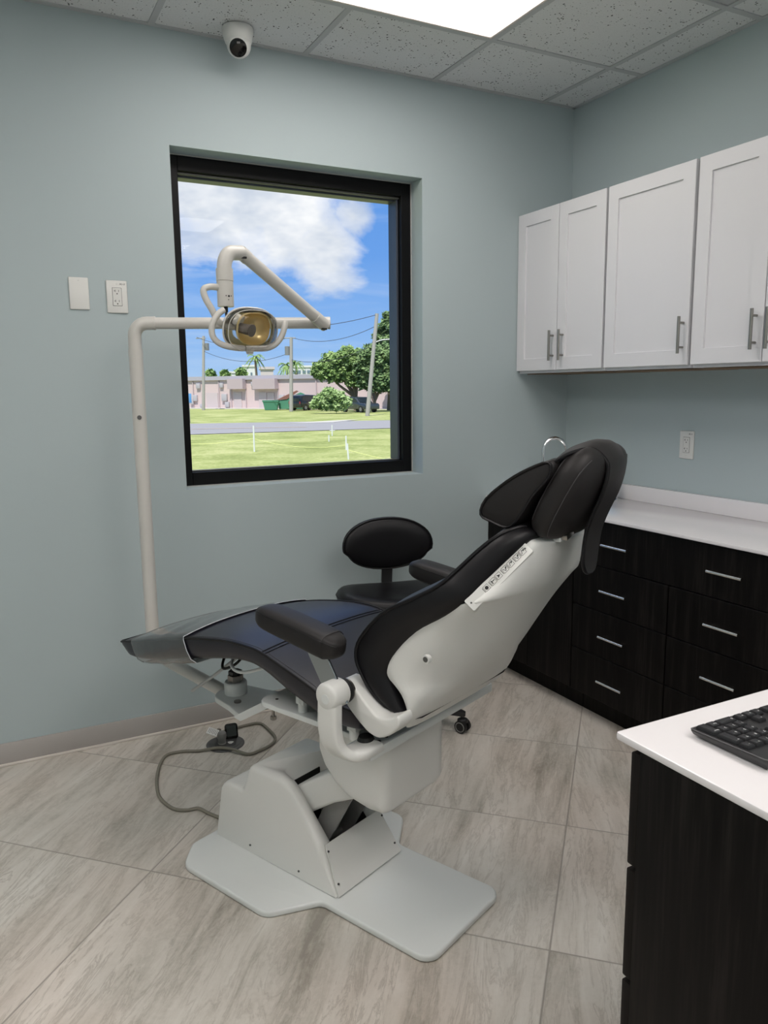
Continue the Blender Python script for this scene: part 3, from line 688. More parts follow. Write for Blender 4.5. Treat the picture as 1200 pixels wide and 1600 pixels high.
# seat plate and rear cross bar
sp = round_poly([(-0.125, -0.20), (0.30, -0.20), (0.30, 0.20), (-0.125, 0.20)], [0.03, 0.005, 0.005, 0.03], 4)
spl = MB().prism(sp, XY, 0.557, 0.572, 0.0015, 1).build('seat_plate', ENAMEL, ch)
mb = MB()
for y in (-0.16, 0.16): mb.cyl((-0.085, y, 0.5724), (-0.085, y, 0.5715), 0.005, seg=10)
for y in (-0.19, -0.22): mb.cyl((0.345, y, 0.5934), (0.345, y, 0.5925), 0.005, seg=10)
mb.build('bolt_holes', DARKC, spl)
mb = MB(); mb.box((0.325, 0, 0.5800), (0.075, 0.555, 0.016), bevel=0.002); mb.box((0.3645, 0.0, 0.580), (0.006, 0.555, 0.024), bevel=0.001)
cb = mb.build('cross_bar', ENAMEL, ch)
mb = MB()
for y in (-0.10, -0.065, 0.01): mb.lathe([(0, 0), (0.010, 0), (0.010, 0.004), (0.006, 0.007), (0, 0.0075)], (0.335, y, 0.587), 14)
mb.build('button_head_bolts', ENAMEL, cb)
mb = MB(); mb.cyl((-0.075, -0.185, 0.558), (-0.075, -0.185, 0.530), 0.004, seg=10); mb.lathe([(0, 0), (0.009, 0), (0.009, 0.010), (0, 0.010)], (-0.075, -0.185, 0.522), 6); mb.build('bolt', STEEL, spl)
for (x, y) in ((0.035, -0.175), (0.035, 0.175), (0.26, -0.215), (0.26, 0.215)):
    mb = MB(); mb.box((x, y, 0.625), (0.030, 0.024, 0.060), bevel=0.002); mb.cyl((x, y, 0.572), (x, y, 0.600), 0.013); mb.build('standoff_post', ENAMEL, ch)
mb = MB(); mb.box((0.13, 0, 0.598), (0.24, 0.24, 0.045), bevel=0.01); mb.build('seat_frame', BLACKP, ch)
mb = MB(); mb.lathe([(0, 0), (0.018, 0), (0.022, 0.012), (0.018, 0.022), (0, 0.024)], (0.325, -0.245, 0.588)); mb.build('rubber_stop', BLACKR, cb)

# upholstery: loft with soft rims, piping along the front edge
def superloop(w, zt, crown, zb, n=14, sag=0.0):
    """closed loop over (y,h): crowned top from -w to w, rounded sides, flat bottom"""
    L = []
    for i in range(n+1):
        y = -w+2*w*i/n; L.append((y, zt+crown*(1-abs(y/w)**2.6)-sag*(1-(y/w)**2)))
    h = zt-zb
    L += [(w+0.001, zt-0.12*h), (w-0.001, zt-0.5*h), (w-0.006, zt-0.82*h), (w-0.022, zb)]
    L += [(w*0.4, zb), (0, zb), (-w*0.4, zb), (-w+0.022, zb), (-w+0.006, zt-0.82*h), (-w+0.001, zt-0.5*h), (-w-0.001, zt-0.12*h)]
    return L
seat = [(-0.812, 0.606, 0.196, 0.596, 0.001), (-0.800, 0.611, 0.206, 0.590, 0.006), (-0.770, 0.619, 0.212, 0.572, 0.012), (-0.735, 0.627, 0.217, 0.566, 0.015), (-0.62, 0.658, 0.232, 0.588, 0.018), (-0.48, 0.695, 0.246, 0.625, 0.019), (-0.345, 0.727, 0.254, 0.658, 0.020),
        (-0.20, 0.750, 0.256, 0.690, 0.018), (-0.11, 0.755, 0.257, 0.700, 0.014), (-0.035, 0.750, 0.257, 0.690, 0.010), (0.066, 0.722, 0.257, 0.650, 0.010), (0.136, 0.701, 0.257, 0.628, 0.010), (0.20, 0.681, 0.257, 0.612, 0.008), (0.27, 0.668, 0.254, 0.610, 0.006), (0.315, 0.664, 0.240, 0.615, 0.0), (0.335, 0.655, 0.20, 0.630, 0.0)]
ss = spline(seat, 4)
def seat_at(u):
    for a, b in zip(ss, ss[1:]):
        if a[0] <= u <= b[0]:
            t = (u-a[0])/(b[0]-a[0]+1e-9); return tuple(x+(y-x)*t for x, y in zip(a, b))
    return ss[-1]
mb = MB(); mb.loft([[Vector((u, y, h)) for y, h in superloop(w, zt, cr, zb)] for u, zt, w, zb, cr in ss])
st_ = mb.build('seat_cushion', LEATHERN, ch, angle=60)
edge = [(u, -w-0.001, zt) for u, zt, w, zb, cr in ss if u < 0.36]
MB().tube(edge, 0.0042, 8).build('piping', LEATHER, st_)
MB().tube([(a, -b, c) for a, b, c in edge], 0.0042, 8).build('piping', LEATHER, st_)
# toe edge piping
u0, zt0, w0, _, _ = ss[0]
MB().tube([(u0-0.002, -w0+2*w0*i/12, zt0+0.001) for i in range(13)], 0.0045, 8).build('piping', LEATHER, st_)
def topz(u, y):
    _, zt, w, zb, cr = seat_at(u); return zt+cr*(1-abs(min(1, abs(y)/w))**2.6)
for du in (-0.006, 0.006):
    w = seat_at(-0.035)[2]
    MB().tube([(-0.030+du-0.016*(1-(i/10-1)**2)*0, -w+2*w*i/20, topz(-0.030+du, -w+2*w*i/20)+0.0002) for i in range(21)], 0.0022, 6).build('seam', LEATHER, st_)
for sy in (-1, 1):
    for off in (0.012,):
        MB().tube([(u, sy*(w-off), topz(u, w-off)+0.0001) for u, zt, w, zb, cr in ss if -0.78 < u < 0.3], 0.0009, 5).build('stitching', THREAD, st_)

# clear vinyl toe cover, wrapped round the foot end
rings = []
for i in range(26):
    u = -0.708+i*(0.33/25); _, zt, w, zb, cr = seat_at(u); k = i/25
    lp = superloop(w+0.006, zt+0.0065, cr, zb-0.007)
    rings.append([Vector((u+0.45*max(0.0, zt-0.012-h), y, h+0.0016*math.sin(u*60+y*25)*math.sin(k*PI))) for y, h in lp])
mb = MB(); mb.loft(rings, cap=False); tcv = mb.build('clear_toe_cover', FILM, ch, angle=80)
tag(tcv, 'clear vinyl cover over the foot end')
EDGEM = mat('vinyl_edge', (0.62, 0.66, 0.70), 0.3)
for rg in (rings[0], rings[-1]): MB().tube([p for p in rg], 0.0013, 5, closed=True).build('welt', EDGEM if rg is rings[-1] else mat('vinyl_edge_dark', (0.16, 0.17, 0.17), 0.3), tcv)

# backrest cushion
BD = Vector((0.93, 0, -0.37)).normalized()  # towards the shell
bk = [(0.415, 0.690, 0.225, 0.045, 0.004), (0.385, 0.704, 0.243, 0.070, 0.012), (0.352, 0.735, 0.254, 0.085, 0.018), (0.326, 0.775, 0.259, 0.090, 0.022), (0.310, 0.815, 0.260, 0.095, 0.024), (0.325, 0.864, 0.260, 0.100, 0.026), (0.393, 0.937, 0.260, 0.100, 0.028), (0.479, 0.986, 0.258, 0.090, 0.030),
      (0.540, 1.022, 0.246, 0.078, 0.032), (0.573, 1.056, 0.224, 0.070, 0.032), (0.615, 1.105, 0.195, 0.062, 0.030), (0.650, 1.138, 0.170, 0.052, 0.026), (0.676, 1.152, 0.138, 0.040, 0.014), (0.688, 1.152, 0.115, 0.030, 0.004)]
bs = spline(bk, 4)
def bloop(u, z, w, dep, cr):
    L = []
    n = 14
    for i in range(n+1):
        y = -w+2*w*i/n; c = cr*(1-abs(y/w)**2.4); p = Vector((u, y, z))-BD*c; L.append(p)
    for y, t in ((w+0.001, 0.15), (w, 0.5), (w-0.012, 0.85), (w-0.035, 1.0), (w*0.4, 1.0), (0, 1.0), (-w*0.4, 1.0), (-w+0.035, 1.0), (-w+0.012, 0.85), (-w, 0.5), (-w-0.001, 0.15)):
        L.append(Vector((u, y, z))+BD*(dep*t))
    return L
mb = MB(); mb.loft([bloop(*s_) for s_ in bs]); bkc = mb.build('backrest_cushion', LEATHER, ch, angle=60)
for sy in (-1, 1):
    MB().tube([(u, sy*(w+0.0005), z) for u, z, w, d_, c_ in bs[2:-1]], 0.0045, 8).build('piping', LEATHER, bkc)
    MB().tube([tuple(Vector((u, sy*(w-0.013), z))-BD*(c_*(1-abs((w-0.013)/w)**2.4)+0.0003)) for u, z, w, d_, c_ in bs[6:-3]], 0.0009, 5).build('stitching', THREAD, bkc)

# white shell behind the backrest: (front u,z, half width) (back u,z)
sf = [(0.438, 0.664, 0.225, 0.430, 0.640), (0.446, 0.700, 0.236, 0.470, 0.690), (0.428, 0.742, 0.240, 0.508, 0.738), (0.385, 0.778, 0.240, 0.535, 0.775), (0.374, 0.815, 0.240, 0.562, 0.812), (0.392, 0.862, 0.240, 0.596, 0.865), (0.436, 0.914, 0.240, 0.630, 0.920), (0.500, 0.956, 0.238, 0.657, 0.962), (0.560, 0.980, 0.232, 0.680, 0.995),
      (0.606, 0.994, 0.224, 0.690, 1.012), (0.640, 1.040, 0.190, 0.705, 1.045), (0.672, 1.092, 0.155, 0.718, 1.082), (0.694, 1.124, 0.132, 0.724, 1.108), (0.700, 1.128, 0.120, 0.722, 1.116)]
sfs = spline(sf, 4)
def shring(f):
    fu, fz, w, bu, bz = f; F = Vector((fu, 0, fz)); B = Vector((bu, 0, bz)); L = []
    half = [(1.0, -0.02, 0.975), (1.0, 0.06, 1.0), (1.0, 0.22, 1.005), (1.0, 0.42, 0.985), (1.0, 0.62, 0.925), (1.0, 0.80, 0.80), (1.0, 0.92, 0.62), (1.0, 0.98, 0.42), (1.0, 1.0, 0.2)]
    for _, t, k in half: p = F.lerp(B, t); L.append(Vector((p.x, -w*k, p.z)))
    L.append(Vector((B.x, 0, B.z)))
    for _, t, k in reversed(half): p = F.lerp(B, t); L.append(Vector((p.x, w*k, p.z)))
    q = F.lerp(B, 0.03)
    for k in (0.93, 0.5, 0.0, -0.5, -0.93): L.append(Vector((q.x, w*k, q.z)))
    return L
mb = MB(); mb.loft([shring(f) for f in sfs]); shl = mb.build('backrest_shell', PLASW, ch, angle=60)
for sy in (-1, 1):
    mb = MB(); y = sy*0.2415
    mb.cyl((0.505, sy*0.232, 0.845), (0.505, y+sy*0.0012, 0.845), 0.0105, 0.0100, 18); o = mb.build('lock_bezel', PLASW, shl)
    MB().cyl((0.505, y, 0.845), (0.505, y+sy*0.0022, 0.845), 0.0065, seg=14).build('lock', mat('lock_steel', (0.16, 0.16, 0.15), 0.35, 0.9), o)
# button panel on the left front corner of the shell
PA = Vector((0.6020, -0.2300, 0.9930)); PB = Vector((0.6920, -0.1360, 1.1210))
d1 = (PB-PA).normalized(); d2 = Vector((0.80, 0.10, -0.60)); d2 = (d2-d1*d2.dot(d1)).normalized(); d3 = d1.cross(d2).normalized()
if d3.y > 0: d3 = -d3
LEN = (PB-PA).length
def pf(a, b, t): return PA+d1*a+d2*b+d3*t
mb = MB(); mb.prism(round_poly([(0, -0.002), (LEN, -0.002), (LEN, 0.029), (0, 0.029)], 0.003, 3), pf, -0.02, 0.006, 0.0015, 2); cpn = mb.build('control_panel', PLASW, shl)
tag(cpn, 'strip of black button symbols')
mb = MB()
def line(a, b, w_=0.0009, t=0.0062):
    A = Vector(a); B = Vector(b); D = (B-A).normalized()*w_/2; N = Vector((-D.y, D.x))
    q = [A-D+N, A-D-N, B+D-N, B+D+N]; mb.loft([[pf(p.x, p.y, t) for p in q], [pf(p.x, p.y, t+0.0003) for p in q]])
for k in range(7):
    a0 = LEN*(0.27+0.094*k+(0.012 if k > 0 else 0)+(0.012 if k > 2 else 0)+(0.012 if k > 4 else 0)); b0 = 0.0065; s_ = 0.0125
    a1, b1 = a0+s_, b0+s_
    for q in (((a0, b0), (a1, b0)), ((a1, b0), (a1, b1)), ((a1, b1), (a0, b1)), ((a0, b1), (a0, b0))): line(*q, w_=0.0007)
    line((a0-0.0022, b0+0.001), (a0-0.0022, b1-0.001), 0.0012)
    ca, cb_ = (a0+a1)/2, (b0+b1)/2
    if k == 0:
        pts = [(ca+0.0042*math.cos(q), cb_+0.0042*math.sin(q)) for q in [2*PI*i/14 for i in range(14)]]
        mb.loft([[pf(a, b, 0.0062) for a, b in pts], [pf(a, b, 0.0066) for a, b in pts]])
    elif k == 1: line((ca-0.003, cb_-0.003), (ca-0.003, cb_+0.003), 0.0022); line((ca-0.003, cb_-0.001), (ca+0.004, cb_-0.001), 0.0018)
    elif k == 2:
        pts = [(ca+0.0045, cb_), (ca-0.004, cb_+0.004), (ca-0.002, cb_), (ca-0.004, cb_-0.004)]; mb.loft([[pf(a, b, 0.0062) for a, b in pts], [pf(a, b, 0.0066) for a, b in pts]])
    else:
        sg = 1 if k % 2 else -1
        line((ca-0.004, cb_-0.003*sg), (ca, cb_+0.0035*sg), 0.0012); line((ca, cb_+0.0035*sg), (ca+0.003, cb_), 0.0012); line((ca+0.0028, cb_-0.001), (ca+0.0042, cb_-0.0022), 0.0026)
mb.build('button_symbols', INK, cpn)
mb = MB()
for a, b in ((0.009, 0.012), (LEN-0.009, 0.012)): mb.cyl(pf(a, b, 0.005), pf(a, b, 0.0068), 0.0022, seg=10)
mb.build('screw', SCREW, cpn)

# headrest bracket, headrest pad, neck pillow and strap
mb = MB(); mb.prism([(-0.052, 0), (0.052, 0), (0.040, 0.12), (-0.040, 0.12)], lambda a, b, t: (0.700+0.030*b/0.12*1.2+t, a, 1.085+b), 0.0, 0.008, 0.002, 1)
mb.box((0.712, 0.0, 1.118), (0.050, 0.11, 0.012), bevel=0.003)
hb = mb.build('headrest_bracket', ENAMEL, ch)
mb = MB(); mb.box((0.742, -0.035, 1.128), (0.02, 0.035, 0.012), Matrix.Rotation(0.3, 3, 'X'), bevel=0.002); mb.build('latch', STEEL, hb)
HC = Vector((0.758, 0, 1.228)); ht = Vector((0.47, 0, 0.883)).normalized(); hn = Vector((ht.z, 0, -ht.x))   # hn points backwards
def pad_ring(s_, w, tf, tb, n=30, e=2.6):
    L = []
    for k in range(n):
        q = 2*PI*k/n; c_, s2 = math.cos(q), math.sin(q)
        y = w*math.copysign(abs(c_)**(2/e), c_); d_ = (tb if s2 > 0 else tf)*math.copysign(abs(s2)**(2/e), s2)
        L.append(HC+ht*s_+hn*d_+Vector((0, y, 0)))
    return L
prs = spline([(-0.112, 0.085, 0.010, 0.018), (-0.106, 0.108, 0.026, 0.030), (-0.085, 0.126, 0.040, 0.040), (-0.04, 0.134, 0.046, 0.048), (0.02, 0.134, 0.046, 0.050), (0.065, 0.126, 0.042, 0.046), (0.095, 0.104, 0.032, 0.036), (0.108, 0.080, 0.016, 0.020), (0.112, 0.05, 0.004, 0.006)], 3)
hp = MB().loft([pad_ring(*p) for p in prs]).build('headrest_pad', LEATHERB, ch, angle=60)
for sgn_ in (-1, 1):
    for t0_, e in ((-0.024, 0.0), (0.022, 0.0)):
        pth = []
        for s_, w, tf, tb in prs[4:-6]:
            dd = t0_; tt = tb if dd > 0 else tf; y = w*(max(0.0, 1-(abs(dd)/tt)**2.6))**(1/2.6); pth.append(HC+ht*s_+hn*dd+Vector((0, sgn_*(y+0.0004), 0)))
        MB().tube(pth, 0.0012, 5).build('seam', THREAD, hp)
# neck pillow: profile in x-z swept across the chair's width with tapering ends
pp = [(0.578, 1.170), (0.592, 1.208), (0.648, 1.254), (0.700, 1.284), (0.750, 1.302), (0.752, 1.272), (0.712, 1.224), (0.688, 1.186), (0.662, 1.153), (0.640, 1.147), (0.608, 1.156)]
pps = spline(pp, 3, closed=True); pc = Vector((0.655, 0, 1.205))
rings = []
for y, s_ in ((-0.136, 0.90), (-0.134, 0.965), (-0.126, 1.0), (-0.06, 1.04), (0, 1.05), (0.06, 1.04), (0.126, 1.0), (0.134, 0.965), (0.136, 0.90)):
    rings.append([Vector((pc.x+(a-pc.x)*s_, y, pc.z+(b-pc.z)*s_)) for a, b in pps])
npw = MB().loft(rings).build('neck_pillow', LEATHERB, ch, angle=50)
for y in (-0.1365, 0.1365): MB().tube([(pc.x+(a-pc.x)*0.955, y, pc.z+(b-pc.z)*0.955) for a, b in pps], 0.0030, 6, closed=True).build('piping', LEATHER, npw)
for y in (-0.095, -0.102):
    q = [(pc.x+(a-pc.x)*1.02, y, pc.z+(b-pc.z)*1.02) for a, b in pps[:14]]; MB().tube(q, 0.0009, 5).build('stitching', THREAD, npw)
sp_ = [(0.672, 1.262, 0.118), (0.712, 1.288, 0.122), (0.750, 1.320, 0.120), (0.783, 1.334, 0.098), (0.812, 1.332, 0.066), (0.834, 1.310, 0.050), (0.842, 1.285, 0.045), (0.830, 1.238, 0.043), (0.806, 1.185, 0.041), (0.790, 1.140, 0.038), (0.784, 1.100, 0.037), (0.782, 1.070, 0.035), (0.783, 1.048, 0.024), (0.784, 1.042, 0.010)]
sps = spline(sp_, 4); P3 = [Vector((a, 0, b)) for a, b, c in sps]
rings = []; edgeL = []; edgeR = []
for i, p in enumerate(P3):
    t = (P3[min(i+1, len(P3)-1)]-P3[max(i-1, 0)]).normalized(); n_ = Vector((-t.z, 0, t.x)); w = sps[i][2]; bow = -0.16*w*(1 if i < 22 else max(0.0, 1-(i-22)/8)); th_ = 0.0045
    if n_.z < 0 and i < 10: n_ = -n_
    L = [p+n_*(th_+bow*0)+Vector((0, -w*0.97, 0))+n_*(bow), p+n_*th_+Vector((0, -w*0.5, 0))+n_*bow*0.25, p+n_*th_, p+n_*th_+Vector((0, w*0.5, 0))+n_*bow*0.25, p+n_*th_+Vector((0, w*0.97, 0))+n_*bow,
         p-n_*th_+Vector((0, w*0.97, 0))+n_*bow, p-n_*th_+Vector((0, w*0.5, 0))+n_*bow*0.25, p-n_*th_, p-n_*th_+Vector((0, -w*0.5, 0))+n_*bow*0.25, p-n_*th_+Vector((0, -w*0.97, 0))+n_*bow]
    rings.append(L); edgeL.append(p+Vector((0, -w, 0))+n_*bow); edgeR.append(p+Vector((0, w, 0))+n_*bow)
stp = MB().loft(rings).build('headrest_strap', LEATHERB, ch, angle=60)
MB().tube(edgeL+edgeR[::-1], 0.0040, 8).build('piping', LEATHER, stp)

# armrests
def armrest(sy):
    a = bpy.data.objects.new('armrest', None); COL.objects.link(a); a.parent = ch; a.empty_display_size = 0.02
    A = Vector((0.040, sy*0.320, 0.893)); B = Vector((0.320, sy*0.320, 0.852)); D = (B-A); Lx = D.length; D.normalize(); N = Vector((-D.z, 0, D.x))
    out = []
    def ring(x, w, tt, tb, n=28):
        L = []
        for k in range(n):
            q = 2*PI*k/n; c_, s2 = math.cos(q), math.sin(q)
            y = w*math.copysign(abs(c_)**0.62, c_); h = (tt if s2 > 0 else tb)*math.copysign(abs(s2)**0.55, s2); L.append(A+D*x+N*h+Vector((0, y, 0)))
        return L
    r_ = spline([(0.0, 0.008, 0.008, 0.008), (0.005, 0.020, 0.016, 0.015), (0.018, 0.032, 0.024, 0.023), (0.05, 0.040, 0.030, 0.030), (0.15, 0.040, 0.032, 0.032), (0.24, 0.040, 0.030, 0.034), (Lx-0.032, 0.037, 0.027, 0.033), (Lx-0.010, 0.026, 0.019, 0.026), (Lx, 0.010, 0.009, 0.013)], 4)
    pd = MB().loft([ring(*x) for x in r_]).build('armrest_pad', LEATHERB, a, angle=60)
    for s2 in (-1, 1):
        MB().tube([A+D*x+N*(tt*0.55)+Vector((0, s2*(w*(1-0.55**3.6)**0.28+0.0006), 0)) for x, w, tt, tb in r_[2:-2]], 0.0013, 5).build('seam', LEATHER, pd)
    yb = -0.3185 if sy < 0 else 0.262
    MB().prism([(0.192, 0.845), (0.262, 0.840), (0.335, 0.722), (0.275, 0.712)], XZ, yb-0.0035, yb+0.0035, 0.001, 1).build('steel_blade', mat('blue_grey_steel', (0.42, 0.47, 0.50), 0.22, 1.0), a)
    C_ = Vector((0.302, 0, 0.728))
    if sy > 0: return
    # j-shaped arm: cap boss on top, leg down and inwards onto the cross bar
    mb = MB()
    def pr(y): return Vector((C_.x, sy*y, C_.z))
    path = [(0.300, sy*0.343, 0.742), (0.298, sy*0.343, 0.70), (0.297, sy*0.342, 0.655), (0.303, sy*0.336, 0.615), (0.320, sy*0.316, 0.590), (0.335, sy*0.285, 0.586), (0.340, sy*0.235, 0.590)]
    ps = spline(path, 5); rr = []
    for i, p in enumerate(ps):
        p = Vector(p); t = (Vector(ps[min(i+1, len(ps)-1)])-Vector(ps[max(i-1, 0)])).normalized()
        ax = Vector((1, 0, 0)); sd_ = t.cross(ax).normalized(); f = i/(len(ps)-1)
        hw_ = 0.030+0.004*f; ht_ = 0.017-0.004*f
        L = []
        for k in range(20):
            q = 2*PI*k/20; L.append(p+ax*hw_*math.copysign(abs(math.cos(q))**0.5, math.cos(q))+sd_*ht_*math.copysign(abs(math.sin(q))**0.5, math.sin(q)))
        rr.append(L)
    mb.loft(rr)
    R = Matrix(((1, 0, 0), (0, 0, sy), (0, -sy, 0)))
    q_ = Vector((0, sy, 0)).to_track_quat('Z', 'Y').to_matrix()
    mb.lathe([(0, -0.036), (0.032, -0.036), (0.034, -0.033), (0.034, 0.010), (0.032, 0.015), (0.027, 0.018), (0, 0.018)], (C_.x-0.002, sy*0.342, C_.z+0.012), 30, q_)
    j = mb.build('support_arm', PLASW, a, angle=50)
    MB().lathe([(0, 0.0178), (0.012, 0.0178), (0.012, 0.0186), (0, 0.0188)], (C_.x-0.002, sy*0.342, C_.z+0.008), 20, q_).build('cap', ENAMEL, j)
    MB().lathe([(0, -0.050), (0.031, -0.050), (0.032, -0.045), (0.032, -0.040), (0.031, -0.036), (0, -0.036)], (C_.x-0.002, sy*0.342, C_.z+0.010), 28, q_).build('pivot_ring', BLACKR, a)
    MB().lathe([(0, -0.060), (0.028, -0.060), (0.028, -0.050), (0, -0.050)], (C_.x-0.002, sy*0.342, C_.z+0.008), 28, q_).build('pivot_collar', STEEL, a)
for sy in (-1, 1): armrest(sy)
for sy in (-1, 1):
    cr_ = spline([(0.285, 0.757), (0.305, 0.758), (0.330, 0.742), (0.362, 0.715), (0.392, 0.694), (0.418, 0.694), (0.440, 0.702), (0.456, 0.710), (0.462, 0.692), (0.450, 0.673), (0.430, 0.655), (0.400, 0.640), (0.370, 0.643), (0.345, 0.657), (0.318, 0.678), (0.296, 0.700), (0.289, 0.725)], 3, closed=True)
    MB().prism(cr_, XZ, *((-0.232, -0.285) if sy < 0 else (0.140, 0.180)), 0.006, 3).build('hinge_link', PLASW, ch, angle=50)

# cables and boxes under the leg rest
MB().tube(spline([(-0.18, -0.05, 0.675), (-0.15, -0.10, 0.64), (-0.10, -0.13, 0.628), (-0.03, -0.12, 0.635), (0.03, -0.08, 0.66)], 6), 0.0042, 8).build('cable', mat('yellow_cable', srgb(200, 180, 40), 0.4), ch)
MB().tube(spline([(-0.32, -0.10, 0.66), (-0.27, -0.17, 0.635), (-0.20, -0.18, 0.632), (-0.12, -0.13, 0.66)], 6), 0.005, 8).build('cable', ENAMEL, ch)
MB().tube(spline([(-0.40, -0.03, 0.655), (-0.40, -0.08, 0.625), (-0.35, -0.14, 0.60), (-0.30, -0.13, 0.62), (-0.29, -0.08, 0.66)], 6), 0.0045, 8).build('cable', BLACKR, ch)
MB().tube(spline([(-0.31, -0.10, 0.64), (-0.41, -0.12, 0.56), (-0.50, -0.15, 0.49)], 6), 0.005, 8).build('cable', mat('clear_grey_tube', srgb(170, 172, 170), 0.35), ch)
MB().lathe([(0, 0), (0.036, 0), (0.038, 0.004), (0.038, 0.030), (0, 0.030)], (-0.19, -0.10, 0.650), 24).build('motor_housing', DARKG, ch)
mb = MB(); mb.prism(round_poly([(-0.32, -0.11), (-0.40, -0.085), (-0.52, -0.062), (-0.53, 0.062), (-0.40, 0.085), (-0.32, 0.11)], [0.0, 0.03, 0.06, 0.06, 0.03, 0], 5), XY, 0.425, 0.445, 0.002, 1)
mb.prism([(-0.345, 0.430), (-0.13, 0.560), (-0.10, 0.572), (-0.10, 0.55), (-0.31, 0.425)], XZ, -0.112, -0.100); mb.prism([(-0.345, 0.430), (-0.13, 0.560), (-0.10, 0.572), (-0.10, 0.55), (-0.31, 0.425)], XZ, 0.100, 0.112)
mb.prism([(-0.335, 0.436), (-0.13, 0.560), (-0.10, 0.560), (-0.315, 0.428)], XZ, -0.10, 0.10)
sbk = mb.build('swing_bracket', ENAMEL, ch)
mb = MB(); mb.lathe([(0, 0), (0.038, 0), (0.038, 0.038), (0.035, 0.042), (0, 0.042)], (-0.462, 0, 0.4455), 28); mb.build('pivot_boss', ENAMEL, sbk)
mb = MB(); mb.lathe([(0, 0), (0.026, 0), (0.026, 0.022), (0, 0.022)], (-0.462, 0, 0.4875), 6); mb.build('hex_nut', STEEL, sbk)
mb = MB(); mb.lathe([(0, 0), (0.020, 0), (0.023, 0.004), (0.023, 0.014), (0.015, 0.015), (0, 0.015)], (-0.462, 0, 0.5095), 6); mb.build('lock_nut', mat('dark_bolt', (0.03, 0.03, 0.03), 0.35, 0.6), sbk)
mb = MB(); mb.lathe([(0, 0), (0.030, 0), (0.034, -0.010), (0.020, -0.020), (0, -0.021)], (-0.462, 0, 0.425), 6); mb.build('lower_nut', STEEL, sbk)
mb = MB(); mb.lathe([(0, 0), (0.012, 0), (0.012, 0.005), (0, 0.006)], (-0.395, -0.05, 0.4455), 16); mb.build('plug', STEEL, sbk)

# ================================================================ lamp post: pole on a swing arm, boom, drop arm and light head
CM = Matrix.Translation(ORG) @ Matrix.Rotation(math.atan2(-math.cos(TH), math.sin(TH)), 4, 'Z')
def CW(u, v, z): return CM @ Vector((u, v, z))
pb = CW(-0.983, 0.036, 0.0); LO = Vector((pb.x, pb.y, 0.44))
lp = empty('dental_lamp', LO, 0, 'white articulated dental exam lamp on a tall post in front of the window', 'lamp')
def LL(p): return Vector(p)-LO
mb = MB(); mb.cyl(LL((pb.x, pb.y, 0.455)), LL((pb.x, pb.y, 1.60)), 0.0245, seg=28); post_ = mb.build('post', ENAMELP, lp)
a0 = CW(-0.98, 0.03, 0.475); a1 = CW(-0.49, 0.0, 0.412)
pts = [(pb.x, pb.y, 0.47)]+[tuple(a0.lerp(CW(-0.47, 0, 0.472), f)) for f in (0.12, 0.3, 0.6, 0.85, 0.97)]
sw = []
for i, p in enumerate(pts):
    sw.append(LL(p)+Vector((0, 0, -0.0-0.050*(i/5.0))))
mb = MB(); mb.tube(spline([tuple(x) for x in sw], 3), 0.022, 16); mb.lathe([(0, -0.02), (0.036, -0.02), (0.036, 0.0005), (0, 0.0005)], LL(CW(-0.462, 0, 0.4245)), 28); mb.build('swing_arm', ENAMELP, lp)
E0 = Vector((pb.x, pb.y, 1.60)); BE = Vector((-1.592, -0.520, 1.694)); SD = Vector((BE.x-pb.x, BE.y-pb.y, 0)).normalized()
zt_ = 1.692
el = [E0]+[Vector((pb.x, pb.y, zt_-0.045))+Vector((0, 0, 0.045*math.sin(q)))+SD*0.045*(1-math.cos(q)) for q in [PI/2*i/7 for i in range(8)]]+[Vector((pb.x, pb.y, zt_))+SD*0.075]
MB().tube([LL(p) for p in el], 0.0235, 24).build('elbow', ENAMELP, lp)
MB().cyl(LL((pb.x, pb.y, 1.575)), LL((pb.x, pb.y, 1.598)), 0.0256, seg=28).build('collar', ENAMELP, lp)
for p, q in (((pb.x, pb.y, 1.358), None),):
    c_ = LL(p)+Vector((-0.2, -0.97, 0)).normalized()*0.0240; MB().cyl(c_, c_+Vector((-0.2, -0.97, 0))*0.003, 0.008, seg=16).build('plug', DARKG, post_)
b0 = Vector((pb.x, pb.y, zt_))+SD*0.070; b1 = Vector((BE.x, BE.y, zt_+0.002))
mb = MB(); mb.cyl(LL(b0), LL(b1), 0.0205, seg=24); mb.cyl(LL(b0), LL(b0)+SD*0.004, 0.0245, seg=24); boom = mb.build('boom', ENAMELP, lp)
mb = MB(); mb.cyl(LL(b1)-SD*0.03, LL(b1)+SD*0.012, 0.0225, seg=24); mb.build('boom_joint', ENAMELP, boom)
mb = MB(); e_ = LL(b1)+SD*0.0124; mb.box(e_+Vector((0, 0, 0)), (0.003, 0.008, 0.008), Matrix.Rotation(math.atan2(SD.y, SD.x), 3, 'Z')); mb.build('end_pin', INK, boom)
G0 = Vector((-1.632, -0.545, 1.700)); G1 = Vector((-1.962, -0.690, 1.893)); GD = (G1-G0).normalized()
sa = MB().cyl(LL(G0), LL(G1), 0.0210, seg=24); spa = sa.build('spring_arm', ENAMELP, lp)
mb = MB(); mb.cyl(LL(G0-GD*0.035), LL(G0+GD*0.028), 0.0225, seg=24); mb.cyl(LL(G1-GD*0.028), LL(G1+GD*0.004), 0.0228, seg=24); mb.build('arm_sleeve', ENAMELP, spa)
mb = MB(); mb.box(LL(G0-GD*0.02)+Vector((0, -0.012, -0.021)), (0.018, 0.012, 0.006)); mb.box(LL(G1+GD*0.002)+Vector((0.004, -0.014, -0.018)), (0.018, 0.012, 0.006)); mb.build('dark_slot', INK, spa)  # small black blocks under both arm ends
VX, VY = -2.030, -0.722; VD = Vector((G1.x-VX, G1.y-VY, 0)).normalized()
bt = 1.885
